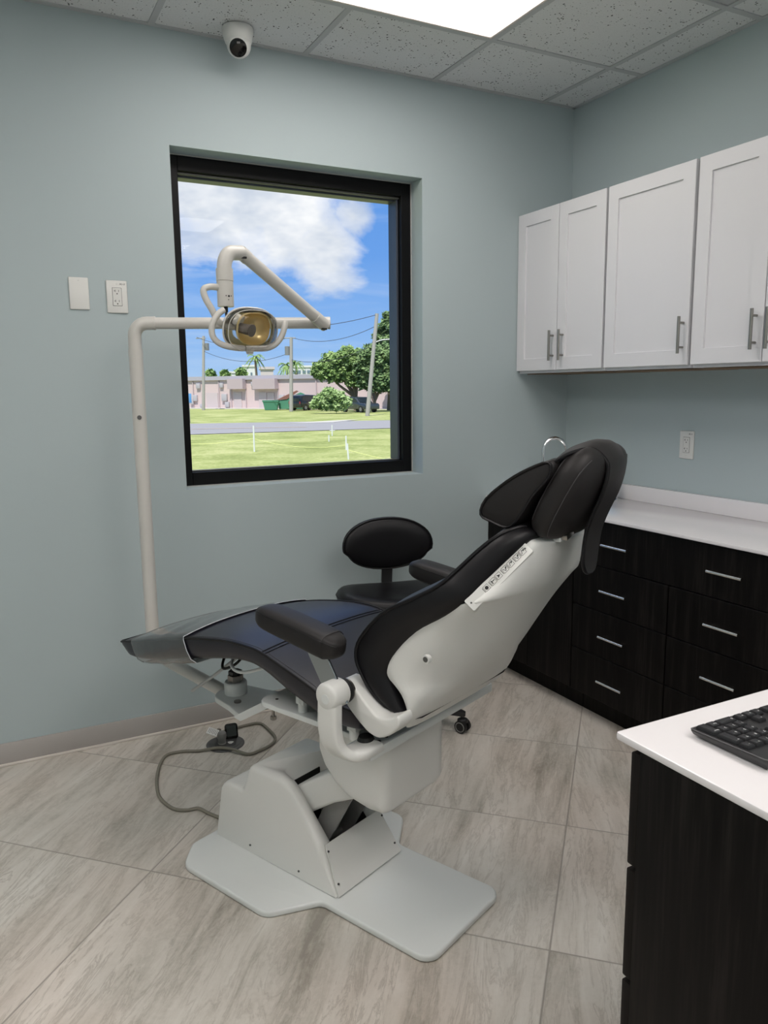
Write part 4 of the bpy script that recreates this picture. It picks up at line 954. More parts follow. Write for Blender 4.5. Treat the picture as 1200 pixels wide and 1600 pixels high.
bend = [Vector(G1)]+[Vector((VX, VY, bt-0.048))+Vector((0, 0, 0.052*math.sin(q)))+VD*(0.040*(1-math.cos(q))) for q in [PI/2*i/7 for i in range(7, -1, -1)]]+[Vector((VX, VY, 1.80))]
MB().tube([LL(p) for p in spline([tuple(x) for x in bend], 3)], 0.0235, 24).build('bend', ENAMELP, lp)
mb = MB(); mb.cyl(LL((VX, VY, 1.835)), LL((VX, VY, 1.797)), 0.0272, seg=28); mb.build('swivel_collar', ENAMELP, lp)
hd_ = MB().lathe([(0, 0), (0.0255, 0), (0.0262, 0.003), (0.0262, 0.079), (0, 0.079)], LL((VX, VY, 1.717)), 28).build('switch_housing', ENAMELP, lp)
vd = Vector((CAM.x-VX, CAM.y-VY, 0)).normalized(); vs_ = Vector((-vd.y, vd.x, 0))
mb = MB()
def onh(ang, z, r=0.0264): q = vd*math.cos(ang)+vs_*math.sin(ang); return LL((VX, VY, z))+q*r
for ang, z, s_ in ((0.42, 1.748, 0.0032), (0.08, 1.749, 0.0018), (0.75, 1.749, 0.0018), (0.36, 1.737, 0.0016)):
    p = onh(ang, z); q = (p-LL((VX, VY, z))).normalized(); mb.cyl(p-q*0.001, p+q*0.0006, s_, seg=10)
mb.build('switch_symbols', INK, hd_)
# yoke loop from the switch housing down to the head
HX = Vector((-1.975, -0.765, 1.648))   # head centre
yk = spline([(VX-0.020, VY-0.002, 1.776), (VX-0.052, VY-0.008, 1.776), (VX-0.073, VY-0.012, 1.765), (VX-0.068, VY-0.014, 1.738), (VX-0.050, VY-0.016, 1.705), (VX-0.030, VY-0.016, 1.668), (VX+0.005, VY-0.012, 1.655), (HX.x-0.01, HX.y+0.03, 1.654)], 5)
MB().tube([LL(p) for p in yk], 0.0105, 14).build('yoke', ENAMELP, lp)
mb = MB(); mb.cyl(LL((VX, VY, 1.717)), LL((VX, VY, 1.700)), 0.0065, seg=14); mb.cyl(LL((VX, VY, 1.702)), LL((VX, VY, 1.665)), 0.004, seg=12); mb.build('cable_stem', mat('dark_bolt', (0.03, 0.03, 0.03), 0.35, 0.6), lp)
# head: faces right, down and towards the chair's head
fa = Vector((0.16, -0.95, -0.26)).normalized(); q = fa.to_track_quat('Z', 'Y').to_matrix()
mb = MB()
def hring(rx, ry, z, n=36): return [LL(HX)+q @ Vector((rx*1.13*math.copysign(abs(math.cos(2*PI*k/n))**0.8, math.cos(2*PI*k/n)), ry*1.06*math.copysign(abs(math.sin(2*PI*k/n))**0.8, math.sin(2*PI*k/n)), z)) for k in range(n)]
SX_ = 1.0 if (q @ Vector((1, 0, 0))).x > 0 else -1.0
mb.loft([[p+(q @ Vector((0.016*SX_, 0, 0))) for p in hring(*x)] for x in ((0.050, 0.048, 0.016), (0.051, 0.049, 0.008), (0.047, 0.046, -0.008), (0.036, 0.036, -0.024), (0.018, 0.018, -0.034), (0.0001, 0.0001, -0.036))], cap=False)
REFL = mat('amber_dichroic_reflector', (0.80, 0.62, 0.30), 0.30, 0.45)
hr = mb.build('reflector', REFL, lp)
mb = MB(); mb.loft([hring(*x) for x in ((0.0001, 0.0001, -0.049), (0.026, 0.024, -0.047), (0.055, 0.045, -0.032), (0.073, 0.057, -0.010), (0.078, 0.062, 0.004), (0.078, 0.062, 0.012))], cap=False); mb.build('rear_housing', glass_mat('smoked_clear_housing', (0.86, 0.85, 0.82), 1.4, 0.08), lp)
mb = MB(); mb.loft([hring(*x) for x in ((0.078, 0.062, 0.010), (0.079, 0.063, 0.030), (0.074, 0.060, 0.046), (0.060, 0.048, 0.058), (0.030, 0.025, 0.064), (0.0001, 0.0001, 0.065))], cap=False); fsd = mb.build('front_shield', CLEARP, lp)
mb = MB(); mb.tube(hring(0.079, 0.063, 0.012), 0.0032, 8, closed=True); mb.tube(hring(0.0765, 0.0615, 0.042), 0.0014, 6, closed=True); mb.build('shield_rim', mat('clear_rim', srgb(205, 203, 196), 0.25), fsd)
mb = MB(); mb.cyl(LL(HX)+q @ Vector((-0.030*SX_, 0.0, -0.010)), LL(HX)+q @ Vector((-0.004*SX_, 0, 0.034)), 0.015, 0.018, 24); bk_ = mb.build('bulb_holder', mat('bulb_grey', srgb(120, 112, 104), 0.4, 0.3), lp)
MB().cyl(LL(HX)+q @ Vector((-0.0038*SX_, 0, 0.0343)), LL(HX)+q @ Vector((-0.002*SX_, 0, 0.038)), 0.0200, seg=24).build('bulb_cap', mat('bulb_cap_grey', srgb(104, 96, 88), 0.45), bk_)
mb = MB(); mb.cyl(LL(HX)+Vector((-0.035, 0.01, 0.030)), LL(HX)+Vector((-0.018, 0.0, 0.018)), 0.020, seg=20); mb.build('head_pivot', ENAMELP, lp)
H_L = spline([(-2.052, -0.775, 1.702), (-2.070, -0.778, 1.690), (-2.088, -0.778, 1.664), (-2.095, -0.778, 1.634), (-2.086, -0.778, 1.610), (-2.062, -0.778, 1.594), (-2.025, -0.778, 1.586), (-1.99, -0.775, 1.584)], 5)
H_R = spline([(-1.850, -0.775, 1.672), (-1.854, -0.778, 1.652), (-1.866, -0.778, 1.622), (-1.888, -0.778, 1.598), (-1.915, -0.778, 1.586), (-1.95, -0.775, 1.584), (-1.985, -0.773, 1.584)], 5)
for hpth in (H_L, H_R): MB().tube([LL(p) for p in hpth], [0.0085]+[0.0098]*(len(hpth)-2)+[0.0085], 14).build('handle', ENAMELP, lp)
MB().lathe([(0, 0), (0.010, 0), (0.014, 0.012), (0.016, 0.02), (0, 0.02)], LL((-1.972, -0.772, 1.566)), 16).build('handle_knob', ENAMELP, lp)

# ================================================================ operator stool
so_ = empty('operator_stool', (-1.262, -0.44, 0), math.radians(-14), 'black operator stool with an oval backrest behind the dental chair', 'stool')
STL = LEATHER
def srg(rx, ry, z, sad, n=40):
    L = []
    for k in range(n):
        q = 2*PI*k/n; x = rx*math.copysign(abs(math.cos(q))**0.93, math.cos(q)); y = ry*math.copysign(abs(math.sin(q))**0.80, math.sin(q))
        L.append(Vector((x, y, z+sad*((x/0.2)**2-0.35))))
    return L
sc2 = MB().loft([srg(*x) for x in ((0.19, 0.15, 0.540, 0.0), (0.230, 0.170, 0.545, 0.002), (0.250, 0.182, 0.560, 0.006), (0.256, 0.186, 0.580, 0.010), (0.252, 0.183, 0.598, 0.014), (0.236, 0.172, 0.611, 0.016), (0.18, 0.14, 0.617, 0.018), (0.08, 0.08, 0.608, 0.022), (0.001, 0.001, 0.604, 0.022))], cap=True).build('seat', STL, so_, angle=60)
MB().tube(srg(0.2565, 0.1865, 0.586, 0.012), 0.003, 6, closed=True).build('piping', STL, sc2)
def brg(w, h, y, n=40):
    L = []
    for k in range(n):
        q = 2*PI*k/n; x = w*math.copysign(abs(math.cos(q))**0.92, math.cos(q)); s2 = math.sin(q); zz = h*math.copysign(abs(s2)**0.92, s2)*(0.86 if s2 < 0 else 1.0)
        if s2 < -0.2: x *= 0.93
        L.append(Vector((x, y-0.55*x*x, 0.772+zz)))
    return L
brs = MB().loft([brg(*x) for x in ((0.12, 0.06, 0.158), (0.18, 0.104, 0.162), (0.198, 0.120, 0.174), (0.202, 0.124, 0.190), (0.198, 0.121, 0.206), (0.180, 0.106, 0.214), (0.11, 0.06, 0.216))]).build('backrest', STL, so_, angle=60)
MB().tube(brg(0.1995, 0.1215, 0.1705), 0.0028, 6, closed=True).build('piping', STL, brs)
MB().loft([[(-0.024, y-a, z-b), (0.024, y-a, z-b), (0.024, y+a, z+b), (-0.024, y+a, z+b)] for y, z, a, b in ((0.172, 0.78, 0.006, 0), (0.178, 0.70, 0.006, 0), (0.192, 0.61, 0.006, 0), (0.175, 0.548, 0.005, 0.004), (0.10, 0.536, 0, 0.006), (-0.02, 0.534, 0, 0.006))]).build('back_post', BLACKP, so_)
MB().lathe([(0, 0.10), (0.030, 0.10), (0.030, 0.30), (0.022, 0.305), (0.022, 0.50), (0.06, 0.52), (0.10, 0.544), (0, 0.544)]).build('gas_column', BLACKP, so_)
for k in range(5):
    q_ = math.radians(14-38+72*k); d_ = Vector((math.cos(q_), math.sin(q_), 0)); nn = Vector((-d_.y, d_.x, 0))
    MB().loft([[d_*x+nn*w+Vector((0, 0, z+h)) for w, h in ((-hw, -hh), (hw, -hh), (hw, hh), (-hw, hh))] for x, hw, hh, z in ((0.02, 0.026, 0.022, 0.115), (0.15, 0.020, 0.015, 0.102), (0.275, 0.015, 0.010, 0.085), (0.29, 0.010, 0.007, 0.083))]).build('base_leg', BLACKP, so_)
    cs = bpy.data.objects.new('caster', None); COL.objects.link(cs); cs.parent = so_; cs.empty_display_size = 0.02
    p = d_*0.278+Vector((0, 0, 0.029)); wd = Vector((math.cos(q_+1.1), math.sin(q_+1.1), 0))
    for s2 in (-1, 1):
        w_ = MB().cyl(p+wd*s2*0.008, p+wd*s2*0.023, 0.0275, seg=22).build('wheel', BLACKR, cs)
        MB().tube([p+wd*s2*0.0232+(Vector((0, 0, 1))*math.sin(a_)+wd.cross(Vector((0, 0, 1)))*math.cos(a_))*0.020 for a_ in [2*PI*i/20 for i in range(20)]], 0.0022, 6, closed=True).build('wheel_ring', GREYP, w_)
    mb = MB(); mb.cyl(p+Vector((0, 0, 0.0)), p+Vector((0, 0, 0.055)), 0.007, seg=10); mb.lathe([(0, 0.0), (0.024, 0.0), (0.022, 0.012), (0.012, 0.018), (0, 0.018)], p+Vector((0, 0, 0.018)), 16); mb.build('caster_hood', BLACKP, cs)

# ================================================================ floor outlet box and power cord
fb = empty('floor_outlet_box', (-1.968, -0.235, 0.0), math.radians(-20), 'round grey floor outlet box with its black lid open, by the baseboard', 'floor outlet')
MB().lathe([(0, 0.0005), (0.078, 0.0005), (0.078, 0.003), (0.074, 0.005), (0.064, 0.0055), (0.062, 0.0085), (0.0, 0.0085)], seg=48).build('cover_ring', DARKG, fb)
MB().prism(round_poly([(-0.040, -0.036), (0.045, -0.036), (0.045, 0.040), (-0.040, 0.040)], 0.008, 3), XY, 0.0085, 0.0100).build('outlet_insert', mat('dark_insert', srgb(70, 70, 70), 0.5), fb)
Rl = Matrix.Rotation(math.radians(12), 3, 'Z') @ Matrix.Rotation(math.radians(74), 3, 'X')
def lidf(a, b, t): p = Rl @ Vector((a, b, t)); return Vector((0.026, 0.022, 0.012))+p
ld = MB().prism(round_poly([(-0.027, 0.0), (0.027, 0.0), (0.027, 0.062), (-0.027, 0.062)], [0.008, 0.008, 0.012, 0.012], 4), lidf, 0.0, -0.007, 0.0015, 2).build('flip_lid', mat('lid_black', (0.006, 0.006, 0.006), 0.25), fb)
MB().prism(round_poly([(-0.020, 0.010), (0.020, 0.010), (0.020, 0.053), (-0.020, 0.053)], 0.003, 2), lidf, 0.0002, 0.0009).build('gasket', mat('lid_grey', srgb(58, 64, 64), 0.3), ld)
mb = MB(); mb.loft([[Vector((0.022+0.011*math.cos(a_)*(1+0.25*math.sin(3*a_)), -0.010+0.011*math.sin(a_), z)) for a_ in [2*PI*i/16 for i in range(16)]] for z in (0.0101, 0.0112)]); mb.build('paper_label', mat('paper', srgb(225, 225, 222), 0.7), fb)
cdn = empty('extension_lead', (-2.0, -0.4, 0), 0, 'grey power cord looping over the floor, plugged into the floor outlet', 'cord')
def fl2(px, py, z=0.006):
    d = _r*((px-600)/FPX)+_d*((py-800)/FPX)+_f; t = (z-CAM.z)/d.z; return CAM+d*t
CP = [(-1.9675, -0.2285, 0.050)]+[]
path = [(-1.985, -0.222, 0.060), (-1.988, -0.20, 0.052), (-1.975, -0.165, 0.02), (-1.945, -0.130, 0.008)]
for px, py in ((385, 1133), (405, 1130), (418, 1138), (430, 1152), (424, 1163), (405, 1173), (387, 1178), (362, 1173), (340, 1171), (312, 1173), (285, 1174), (262, 1179), (251, 1192), (245, 1215), (246, 1235), (252, 1249), (270, 1263), (290, 1266), (310, 1263), (325, 1270), (342, 1277), (356, 1280)):
    p = fl2(px, py, 0.007); path.append((p.x, p.y, 0.007 if not (px in (362, 340)) else 0.014))
O_ = Vector((-2.0, -0.4, 0))
MB().tube([Vector(p)-O_ for p in spline(path, 5)], 0.0060, 10).build('cable', CORD, cdn)
mb = MB(); mb.lathe([(0, 0.0101), (0.015, 0.0101), (0.0155, 0.012), (0.0155, 0.033), (0.018, 0.037), (0.0195, 0.045), (0.018, 0.058), (0.012, 0.064), (0, 0.065)], Vector((-1.985, -0.248, 0))-O_, 24); mb.build('plug', GREYP, cdn)
mb = MB(); mb.lathe([(0.0158, 0.014), (0.0166, 0.014), (0.0166, 0.018), (0.0158, 0.018)], Vector((-1.985, -0.248, 0))-O_, 24); mb.build('plug_band', mat('clear_band', srgb(180, 180, 176), 0.3), cdn)
tg = Vector((-2.000, -0.245, 0.058))-O_
d1_ = Vector((-0.62, 0.45, 0.22)).normalized(); d2_ = Vector((-0.45, -0.62, -0.40)); d2_ = (d2_-d1_*d2_.dot(d1_)).normalized(); d3_ = d1_.cross(d2_)
def tf(a, b, t): return tg+d1_*a+d2_*b+d3_*t
if d3_.z < 0: d3_ = -d3_
tgo = MB().prism([(0, -0.016), (0.046, -0.016), (0.046, 0.016), (0, 0.016)], tf, 0.0, 0.0006).build('warning_tag', mat('paper', srgb(225, 225, 222), 0.7), cdn)
mb = MB()
for k in range(6): mb.prism([(0.006+k*0.0065, -0.012), (0.0075+k*0.0065, -0.012), (0.0075+k*0.0065, 0.012-0.003*(k % 2)), (0.006+k*0.0065, 0.012-0.003*(k % 2))], tf, 0.0006, 0.0009)
mb.build('printed_lines', INK, tgo)

# ================================================================ outside: lawn, road, far buildings
ZG = -1.2
def gp(px, py, z=ZG):
    d = _r*((px-600)/FPX)+_d*((py-800)/FPX)+_f; t = (z-CAM.z)/d.z; return CAM+d*t
def rise(p, px, py):
    """height at which the sight line through the pixel passes the vertical over p"""
    d = _r*((px-600)/FPX)+_d*((py-800)/FPX)+_f; t = Vector((p.x-CAM.x, p.y-CAM.y)).length/Vector((d.x, d.y)).length
    return CAM.z+d.z*t
def ray_at(px, py, dist):
    d = _r*((px-600)/FPX)+_d*((py-800)/FPX)+_f; t = dist/Vector((d.x, d.y)).length; return CAM+d*t
def _grass(t, b, tc):
    n = t.noise(tc, 0.35, 4, 0.6); n2 = t.noise(tc, 6.0, 6, 0.8); f = t.m('ADD', t.m('MULTIPLY', n, 0.45), t.m('MULTIPLY', n2, 0.55))
    t.l.new(t.ramp(f, [(0.38, srgb(124, 136, 76)), (0.5, srgb(158, 166, 104)), (0.62, srgb(192, 192, 138))]), b.inputs['Base Color'])
GRASS = mat('mown_grass', (0.2, 0.3, 0.06), 0.9, spec=0.1, build=_grass)
def strip_ground(name, pts, m, z, kind='structure'):
    mb = MB(); vs_ = [mb.bm.verts.new(Vector((p[0], p[1], z))) for p in pts]; mb.bm.faces.new(vs_); o = mb.build(name, m)
    for v in [o]: tag(v, kind=kind)
    return o
g1, g2 = Vector((0.9, 1.0, 0)).normalized(), None
strip_ground('trim_1', [(-200, 1.0), (400, 1.0), (400, 500), (-200, 500)], GRASS, ZG); bpy.data.objects['trim_1'].name = 'ground_lawn'
ra, rb = gp(300, 679.5), gp(613, 669.5); rc_, rd_ = gp(300, 662.5), gp(613, 657)
def ext(a, b, k): return b+(b-a)*k
A1, B1 = ext(rb, ra, 2.5), ext(ra, rb, 2.5); C1, D1 = ext(rd_, rc_, 2.5), ext(rc_, rd_, 2.5)
ASPH = mat('worn_asphalt', srgb(150, 148, 150), 0.9, var=0.08)
strip_ground('road', [A1, B1, D1, C1], ASPH, ZG+0.03)
CONC = mat('pale_concrete', srgb(196, 192, 184), 0.9)
def band(name, a, b, c, d, m, z): return strip_ground(name, [a, b, c, d], m, z)
band('road_edge', *[gp(*p) for p in ((440, 662.8), (520, 657.8), (560, 656.2), (520, 660.5))], CONC, ZG+0.045)
mid0, mid1 = gp(300, 671.6), gp(480, 668.2); band('road_marking', mid0, mid1, mid1+Vector((0, 0.25, 0)), mid0+Vector((0, 0.25, 0)), mat('faded_orange_line', srgb(205, 176, 140), 0.9), ZG+0.05)

PINK = mat('pale_pink_stucco', srgb(206, 186, 184), 0.9, var=0.05)
PINKD = mat('darker_pink_trim', srgb(184, 168, 170), 0.85)  # darker pink for canopies and downpipes
ROOFM = mat('grey_roof_edge', srgb(172, 168, 176), 0.8)
WINM = mat('far_window', srgb(110, 128, 140), 0.3)
WHITEW = mat('far_white_stucco', srgb(214, 214, 212), 0.9)
FA, FB = gp(270, 638.0), gp(640, 639.5)
fd = (FB-FA); fd.z = 0; FL = fd.length; fd.normalize(); fn_ = Vector((-fd.y, fd.x, 0))
bz = empty('pink_building', (FA.x, FA.y, ZG), math.atan2(fd.y, fd.x), 'long low pale pink building with service doors beyond the far lawn', 'building')
def fx(px):   # distance along the facade seen at pixel column px
    d = _r*((px-600)/FPX)+_d*((620-800)/FPX)+_f; o = Vector((CAM.x, CAM.y)); dd = Vector((d.x, d.y)); a = Vector((FA.x, FA.y)); f2 = Vector((fd.x, fd.y))
    den = dd.x*f2.y-dd.y*f2.x; q = a-o; return (q.x*dd.y-q.y*dd.x)/den*1.0 if False else ((dd.x*q.y-dd.y*q.x)/-(dd.x*f2.y-dd.y*f2.x))
def fz(px, py): p = FA+fd*fx(px); return rise(p, px, py)-ZG
HT = fz(400, 590.5)
MB().box((FL/2, 8, HT/2), (FL, 16, HT)).build('wall', PINK, bz)
mb = MB(); mb.box((FL/2, 8, HT+0.05), (FL+0.3, 16.6, 0.55)); mb.build('roof_edge', ROOFM, bz)
for (x0p, x1p, y0p, y1p, dep, nm, mm) in ((362, 386, 592, 608, 0.9, 'canopy', PINKD), (401, 436, 592, 608, 0.9, 'canopy', PINKD)):
    xa, xb = fx(x0p), fx(x1p); za, zb = fz(x0p, y1p), fz(x0p, y0p); MB().box(((xa+xb)/2, -dep/2, (za+zb)/2), (xb-xa, dep, zb-za)).build(nm, mm, bz)
for x0p, x1p, y0p, y1p in ((366, 378, 613, 636), (405, 417, 613, 636), (418, 429, 614, 636), (323, 341, 614, 636)):
    xa, xb = fx(x0p), fx(x1p); za, zb = 0.05, fz(x0p, y0p); MB().box(((xa+xb)/2, -0.05, (za+zb)/2), (xb-xa, 0.08, zb-za)).build('service_door', mat('service_door_pink', srgb(196, 182, 182), 0.7), bz)
mb = MB()
for xp in (303, 343, 366-4, 385, 435, 495): mb.box((fx(xp), -0.08, HT*0.47), (0.14, 0.12, HT*0.92))
mb.build('downpipes', PINKD, bz)
for xp, yp, s_ in ((312, 603, 0.7), (348, 602, 0.6), (306, 622, 0.8), (352, 621, 0.9), (301, 628, 0.6), (356, 632, 0.7), (441, 622, 0.8), (316, 634, 0.5), (397, 600, 0.5)):
    MB().box((fx(xp), -0.16, fz(xp, yp)), (s_, 0.3, s_*1.1), bevel=0.03).build('wall_box', mat('utility_box_grey', srgb(176, 172, 176), 0.7), bz)
mb = MB(); mb.box((FL/2, -1.2, 0.04), (FL, 2.4, 0.08)); mb.build('apron', CONC, bz)

# white blocks far behind
def block(name, label, x0p, x1p, y0p, dist, depth=12, wins=(), m=WHITEW, group=None):
    a = ray_at(x0p, 610, dist); b = ray_at(x1p, 610, dist); d = Vector((b.x-a.x, b.y-a.y, 0)); L = d.length; d.normalize(); top = rise(a, x0p, y0p)-ZG
    r = empty(name, (a.x, a.y, ZG), math.atan2(d.y, d.x), label, 'building', group)
    MB().box((L/2, depth/2, top/2), (L, depth, top)).build('wall', m, r)
    MB().box((L/2, depth/2, top+0.25), (L+0.6, depth+0.6, 0.5)).build('parapet', m, r)
    for u0, u1, v0, v1 in wins:
        MB().box(((u0+u1)/2*L, -0.05, (v0+v1)/2*top), ((u1-u0)*L, 0.16, (v1-v0)*top)).build('window', WINM, r)
    return r
G_ = 'white buildings beyond the pink building'
block('white_building', 'white multi-storey building far beyond the pink one, nearest the trees', 447, 487, 574, 230, 14, [(x, x+0.13, z, z+0.10) for x in (0.06, 0.26, 0.46, 0.66, 0.84) for z in (0.62, 0.80)])
block('white_building', 'white building with a stepped roof far beyond the pink one, behind the lamp head', 381, 400, 573, 220, 14, [(0.2, 0.35, 0.7, 0.82), (0.6, 0.75, 0.7, 0.82)])
block('white_building', 'boxy white roof block far beyond the pink building, between the two utility poles', 408, 428, 577, 160, 8, [], mat('far_pinkish_block', srgb(200, 190, 190), 0.9))
block('white_building', 'low white building far off, at the left edge of the window view', 352, 376, 583, 240, 14, [(0.1, 0.25, 0.75, 0.86), (0.5, 0.65, 0.75, 0.86)])

# trees
def _leaf(c0, c1, c2):
    def f(t, b, tc):
        n = t.noise(tc, 1.1, 3, 0.6); t.l.new(t.ramp(n, [(0.36, c0), (0.5, c1), (0.66, c2)]), b.inputs['Base Color'])
    return f
LEAF1 = mat('mid_green_leaves', (0.1, 0.2, 0.05), 0.65, spec=0.3, build=_leaf(srgb(92, 122, 66), srgb(130, 158, 92), srgb(166, 188, 124)))
LEAF2 = mat('dark_green_leaves', (0.05, 0.1, 0.03), 0.65, spec=0.3, build=_leaf(srgb(76, 104, 64), srgb(106, 132, 84), srgb(140, 164, 108)))
LEAF3 = mat('bush_leaves', (0.1, 0.2, 0.05), 0.65, spec=0.3, build=_leaf(srgb(112, 140, 84), srgb(154, 180, 118), srgb(192, 210, 156)))
BARK = mat('grey_brown_bark', srgb(112, 100, 88), 0.9, var=0.15)
def leaves(mb, blobs, n, size, rnd):
    tot = sum(b[3]**2 for b in blobs)
    for cx, cy, cz, r in blobs:
        for _ in range(int(n*r*r/tot)):
            v = Vector((rnd.gauss(0, 1), rnd.gauss(0, 1), rnd.gauss(0, 1))).normalized(); rr = r*(0.62+0.45*rnd.random())*(1+0.25*math.sin(v.x*7+cx)*math.sin(v.z*6+cy))
            p = Vector((cx, cy, cz))+v*rr; p.z = cz+(p.z-cz)*0.85
            a = Vector((rnd.gauss(0, 1), rnd.gauss(0, 1), rnd.gauss(0, 1))).normalized(); b = a.orthogonal().normalized(); s_ = size*(0.6+0.8*rnd.random())
            q = [p+a*s_, p+b*s_*0.6, p-a*s_, p-b*s_*0.6]; mb._f([mb.bm.verts.new(x) for x in q])
def tree(name, label, base, blobs_px, dist, leafm, n, size, cat='tree', trunk=True, seed=1, group=None):
    rnd = random.Random(seed); b = gp(*base); b0 = ray_at(base[0], base[1], dist); b = Vector((b0.x, b0.y, ZG))
    r = empty(name, b, 0, label, cat, group); bl = []
    for px, py, pr_ in blobs_px:
        c = ray_at(px, py, dist+rnd.uniform(-1, 1)*pr_/FPX*dist*0.4); bl.append((c.x-b.x, c.y-b.y, c.z-b.z, pr_/FPX*dist))
    mb = MB(); leaves(mb, bl, n, size, rnd); mb.build('foliage', leafm, r)
    if trunk:
        mb = MB(); hgt = min(c[2] for c in bl)
        fk = Vector((0, 0, max(0.8, hgt*0.45)))
        mb.tube([Vector((0, 0, 0)), fk*0.5+Vector((0.05, 0, 0)), fk], [0.30, 0.22, 0.18], 9)
        for c in bl[:5]: mb.tube([fk-Vector((0, 0, 0.2)), fk.lerp(Vector(c[:3]), 0.5)+Vector((0, 0, -0.3)), Vector(c[:3])], [0.22, 0.14, 0.06], 7)
        mb.build('trunk', BARK, r)
    return r
tree('broadleaf_tree', 'mid green rounded tree beyond the road, left of the leaning street light', (556, 634), [(505, 578, 16), (522, 566, 18), (545, 560, 20), (560, 572, 18), (538, 582, 18), (556, 590, 16), (520, 584, 14), (496, 584, 8)], 92, LEAF1, 15000, 0.20, seed=3)
tree('broadleaf_tree', 'dark green spreading tree at the right of the window view, behind the street light', (585, 640), [(590, 560, 22), (578, 582, 20), (580, 556, 20), (568, 574, 16), (603, 585, 22), (612, 555, 20), (597, 600, 15), (575, 560, 14), (570, 598, 12), (618, 600, 18)], 88, LEAF2, 16000, 0.20, seed=5)
tree('tall_tree', 'tall thin-crowned tree rising above the dark one at the right of the window view', (608, 640), [(602, 512, 12), (610, 500, 12), (596, 530, 13), (612, 530, 14), (590, 522, 7), (606, 545, 12), (604, 492, 6)], 93, LEAF2, 3200, 0.24, seed=8)
tree('leafy_bush', 'light green leafy bush in front of the parked vehicles beyond the road', (517, 640), [(500, 625, 10), (514, 618, 12), (528, 622, 12), (540, 628, 9), (508, 632, 9), (524, 634, 9), (492, 632, 7), (536, 636, 6), (512, 612, 7)], 83, LEAF3, 6000, 0.20, 'bush', False, seed=11)
for i, (x, y, r_) in enumerate(((328, 583, 5), (345, 579, 6), (350, 584, 5), (336, 585, 5), (376, 582, 7), (383, 586, 4))):
    if i in (0, 2, 4): tree('far_treetop', ['low green treetop above the pink roof, leftmost', '', 'low green treetop above the pink roof, in the middle', '', 'low green treetop above the pink roof, just left of the lamp head'][i], (x, 600), [(x, y, r_), (x+5, y+2, r_*0.7)], 170, LEAF1, 500, 0.5, seed=20+i)
def palm(px, ytop, dist, label, seed, h=8):
    rnd = random.Random(seed); b0 = ray_at(px, 600, dist); b = Vector((b0.x, b0.y, ZG)); top = rise(b, px, ytop)-ZG
    r = empty('palm_tree', b, 0, label, 'tree', 'palm trees beyond the pink building')
    MB().tube([(0, 0, 0), (0.2, 0, top*0.5), (0, 0, top)], [0.32, 0.25, 0.20], 8).build('trunk', BARK, r)
    mb = MB()
    for k in range(22):
        a = 2*PI*k/22+rnd.random(); e = rnd.uniform(-0.5, 1.1); L = 2.0; pts = []
        for j in range(6):
            f = j/5; pts.append(Vector((math.cos(a)*L*f*math.cos(e*0.6), math.sin(a)*L*f*math.cos(e*0.6), top+L*f*math.sin(e)-1.5*f*f)))
        for j in range(5):
            sd_ = Vector((-math.sin(a), math.cos(a), 0))*0.22*(1-j/6); q = [pts[j]-sd_, pts[j+1]-sd_*0.8+Vector((0, 0, -0.2)), pts[j+1], pts[j]]; q2 = [pts[j]+sd_, pts[j+1]+sd_*0.8+Vector((0, 0, -0.2)), pts[j+1], pts[j]]
            for qq in (q, q2): mb._f([mb.bm.verts.new(x) for x in qq])
    mb.build('fronds', LEAF1, r)
palm(400, 558, 150, 'palm tree seen right under the lamp head', 31); palm(448, 570, 155, 'palm tree just left of the right utility pole', 32); palm(463, 567, 165, 'palm tree just right of the right utility pole', 33)

# poles, wires
PWOOD = mat('weathered_pole', srgb(166, 162, 156), 0.9, var=0.1)
def upole(px, ybase, ytop, rad, label, dist=None, arm=1.1, lean=0, nm='utility_pole'):
    b = gp(px, ybase) if dist is None else Vector((*ray_at(px, 610, dist).xy, ZG)); r = empty(nm, (b.x, b.y, ZG), 0, label, 'pole')
    tp = ray_at(px+lean, ytop, Vector((b.x-CAM.x, b.y-CAM.y)).length); T = Vector((tp.x-b.x, tp.y-b.y, tp.z-ZG))
    MB().tube([Vector((0, 0, 0)), T*0.5, T], [rad*1.25, rad*1.1, rad], 10).build('shaft', PWOOD, r); return r, T, b
r1, T1, b1_ = upole(318, 641, 525, 0.17, 'weathered utility pole at the left of the window view'); sx = Vector((_r.x, _r.y, 0)).normalized()
MB().tube([T1*0.97-sx*1.0, T1*0.97+sx*0.3], 0.07, 6).build('crossarm', PWOOD, r1)
MB().lathe([(0, 0), (0.28, 0), (0.28, 0.9), (0, 0.95)], T1*0.86+sx*0.45-Vector((0, 0, 0.5)), 12).build('transformer', GREYP, r1)
r2, T2, b2_ = upole(455, 643, 527, 0.19, 'weathered utility pole in front of the pink building, right of the lamp head')
MB().tube([T2*0.99-sx*0.8, T2*0.99+sx*0.5], 0.07, 6).build('crossarm', PWOOD, r2)
MB().lathe([(0, 0), (0.30, 0), (0.30, 1.0), (0, 1.05)], T2*0.82-sx*0.45-Vector((0, 0, 0.5)), 12).build('transformer', GREYP, r2)
r3, T3, b3_ = upole(574, 650, 490, 0.17, 'leaning weathered pole with a curved street light arm, in front of the trees', lean=15, nm='street_light')
MB().tube(spline([tuple(T3*0.72), tuple(T3*0.745+sx*0.7), tuple(T3*0.75+sx*1.6), tuple(T3*0.742+sx*2.3)], 4), 0.06, 6).build('light_arm', WHITEW, r3)
MB().box(T3*0.738+sx*2.5, (0.6, 0.3, 0.14), bevel=0.04).build('lamp_shade', WHITEW, r3)
WIRE = mat('power_line', (0.05, 0.05, 0.06), 0.6)
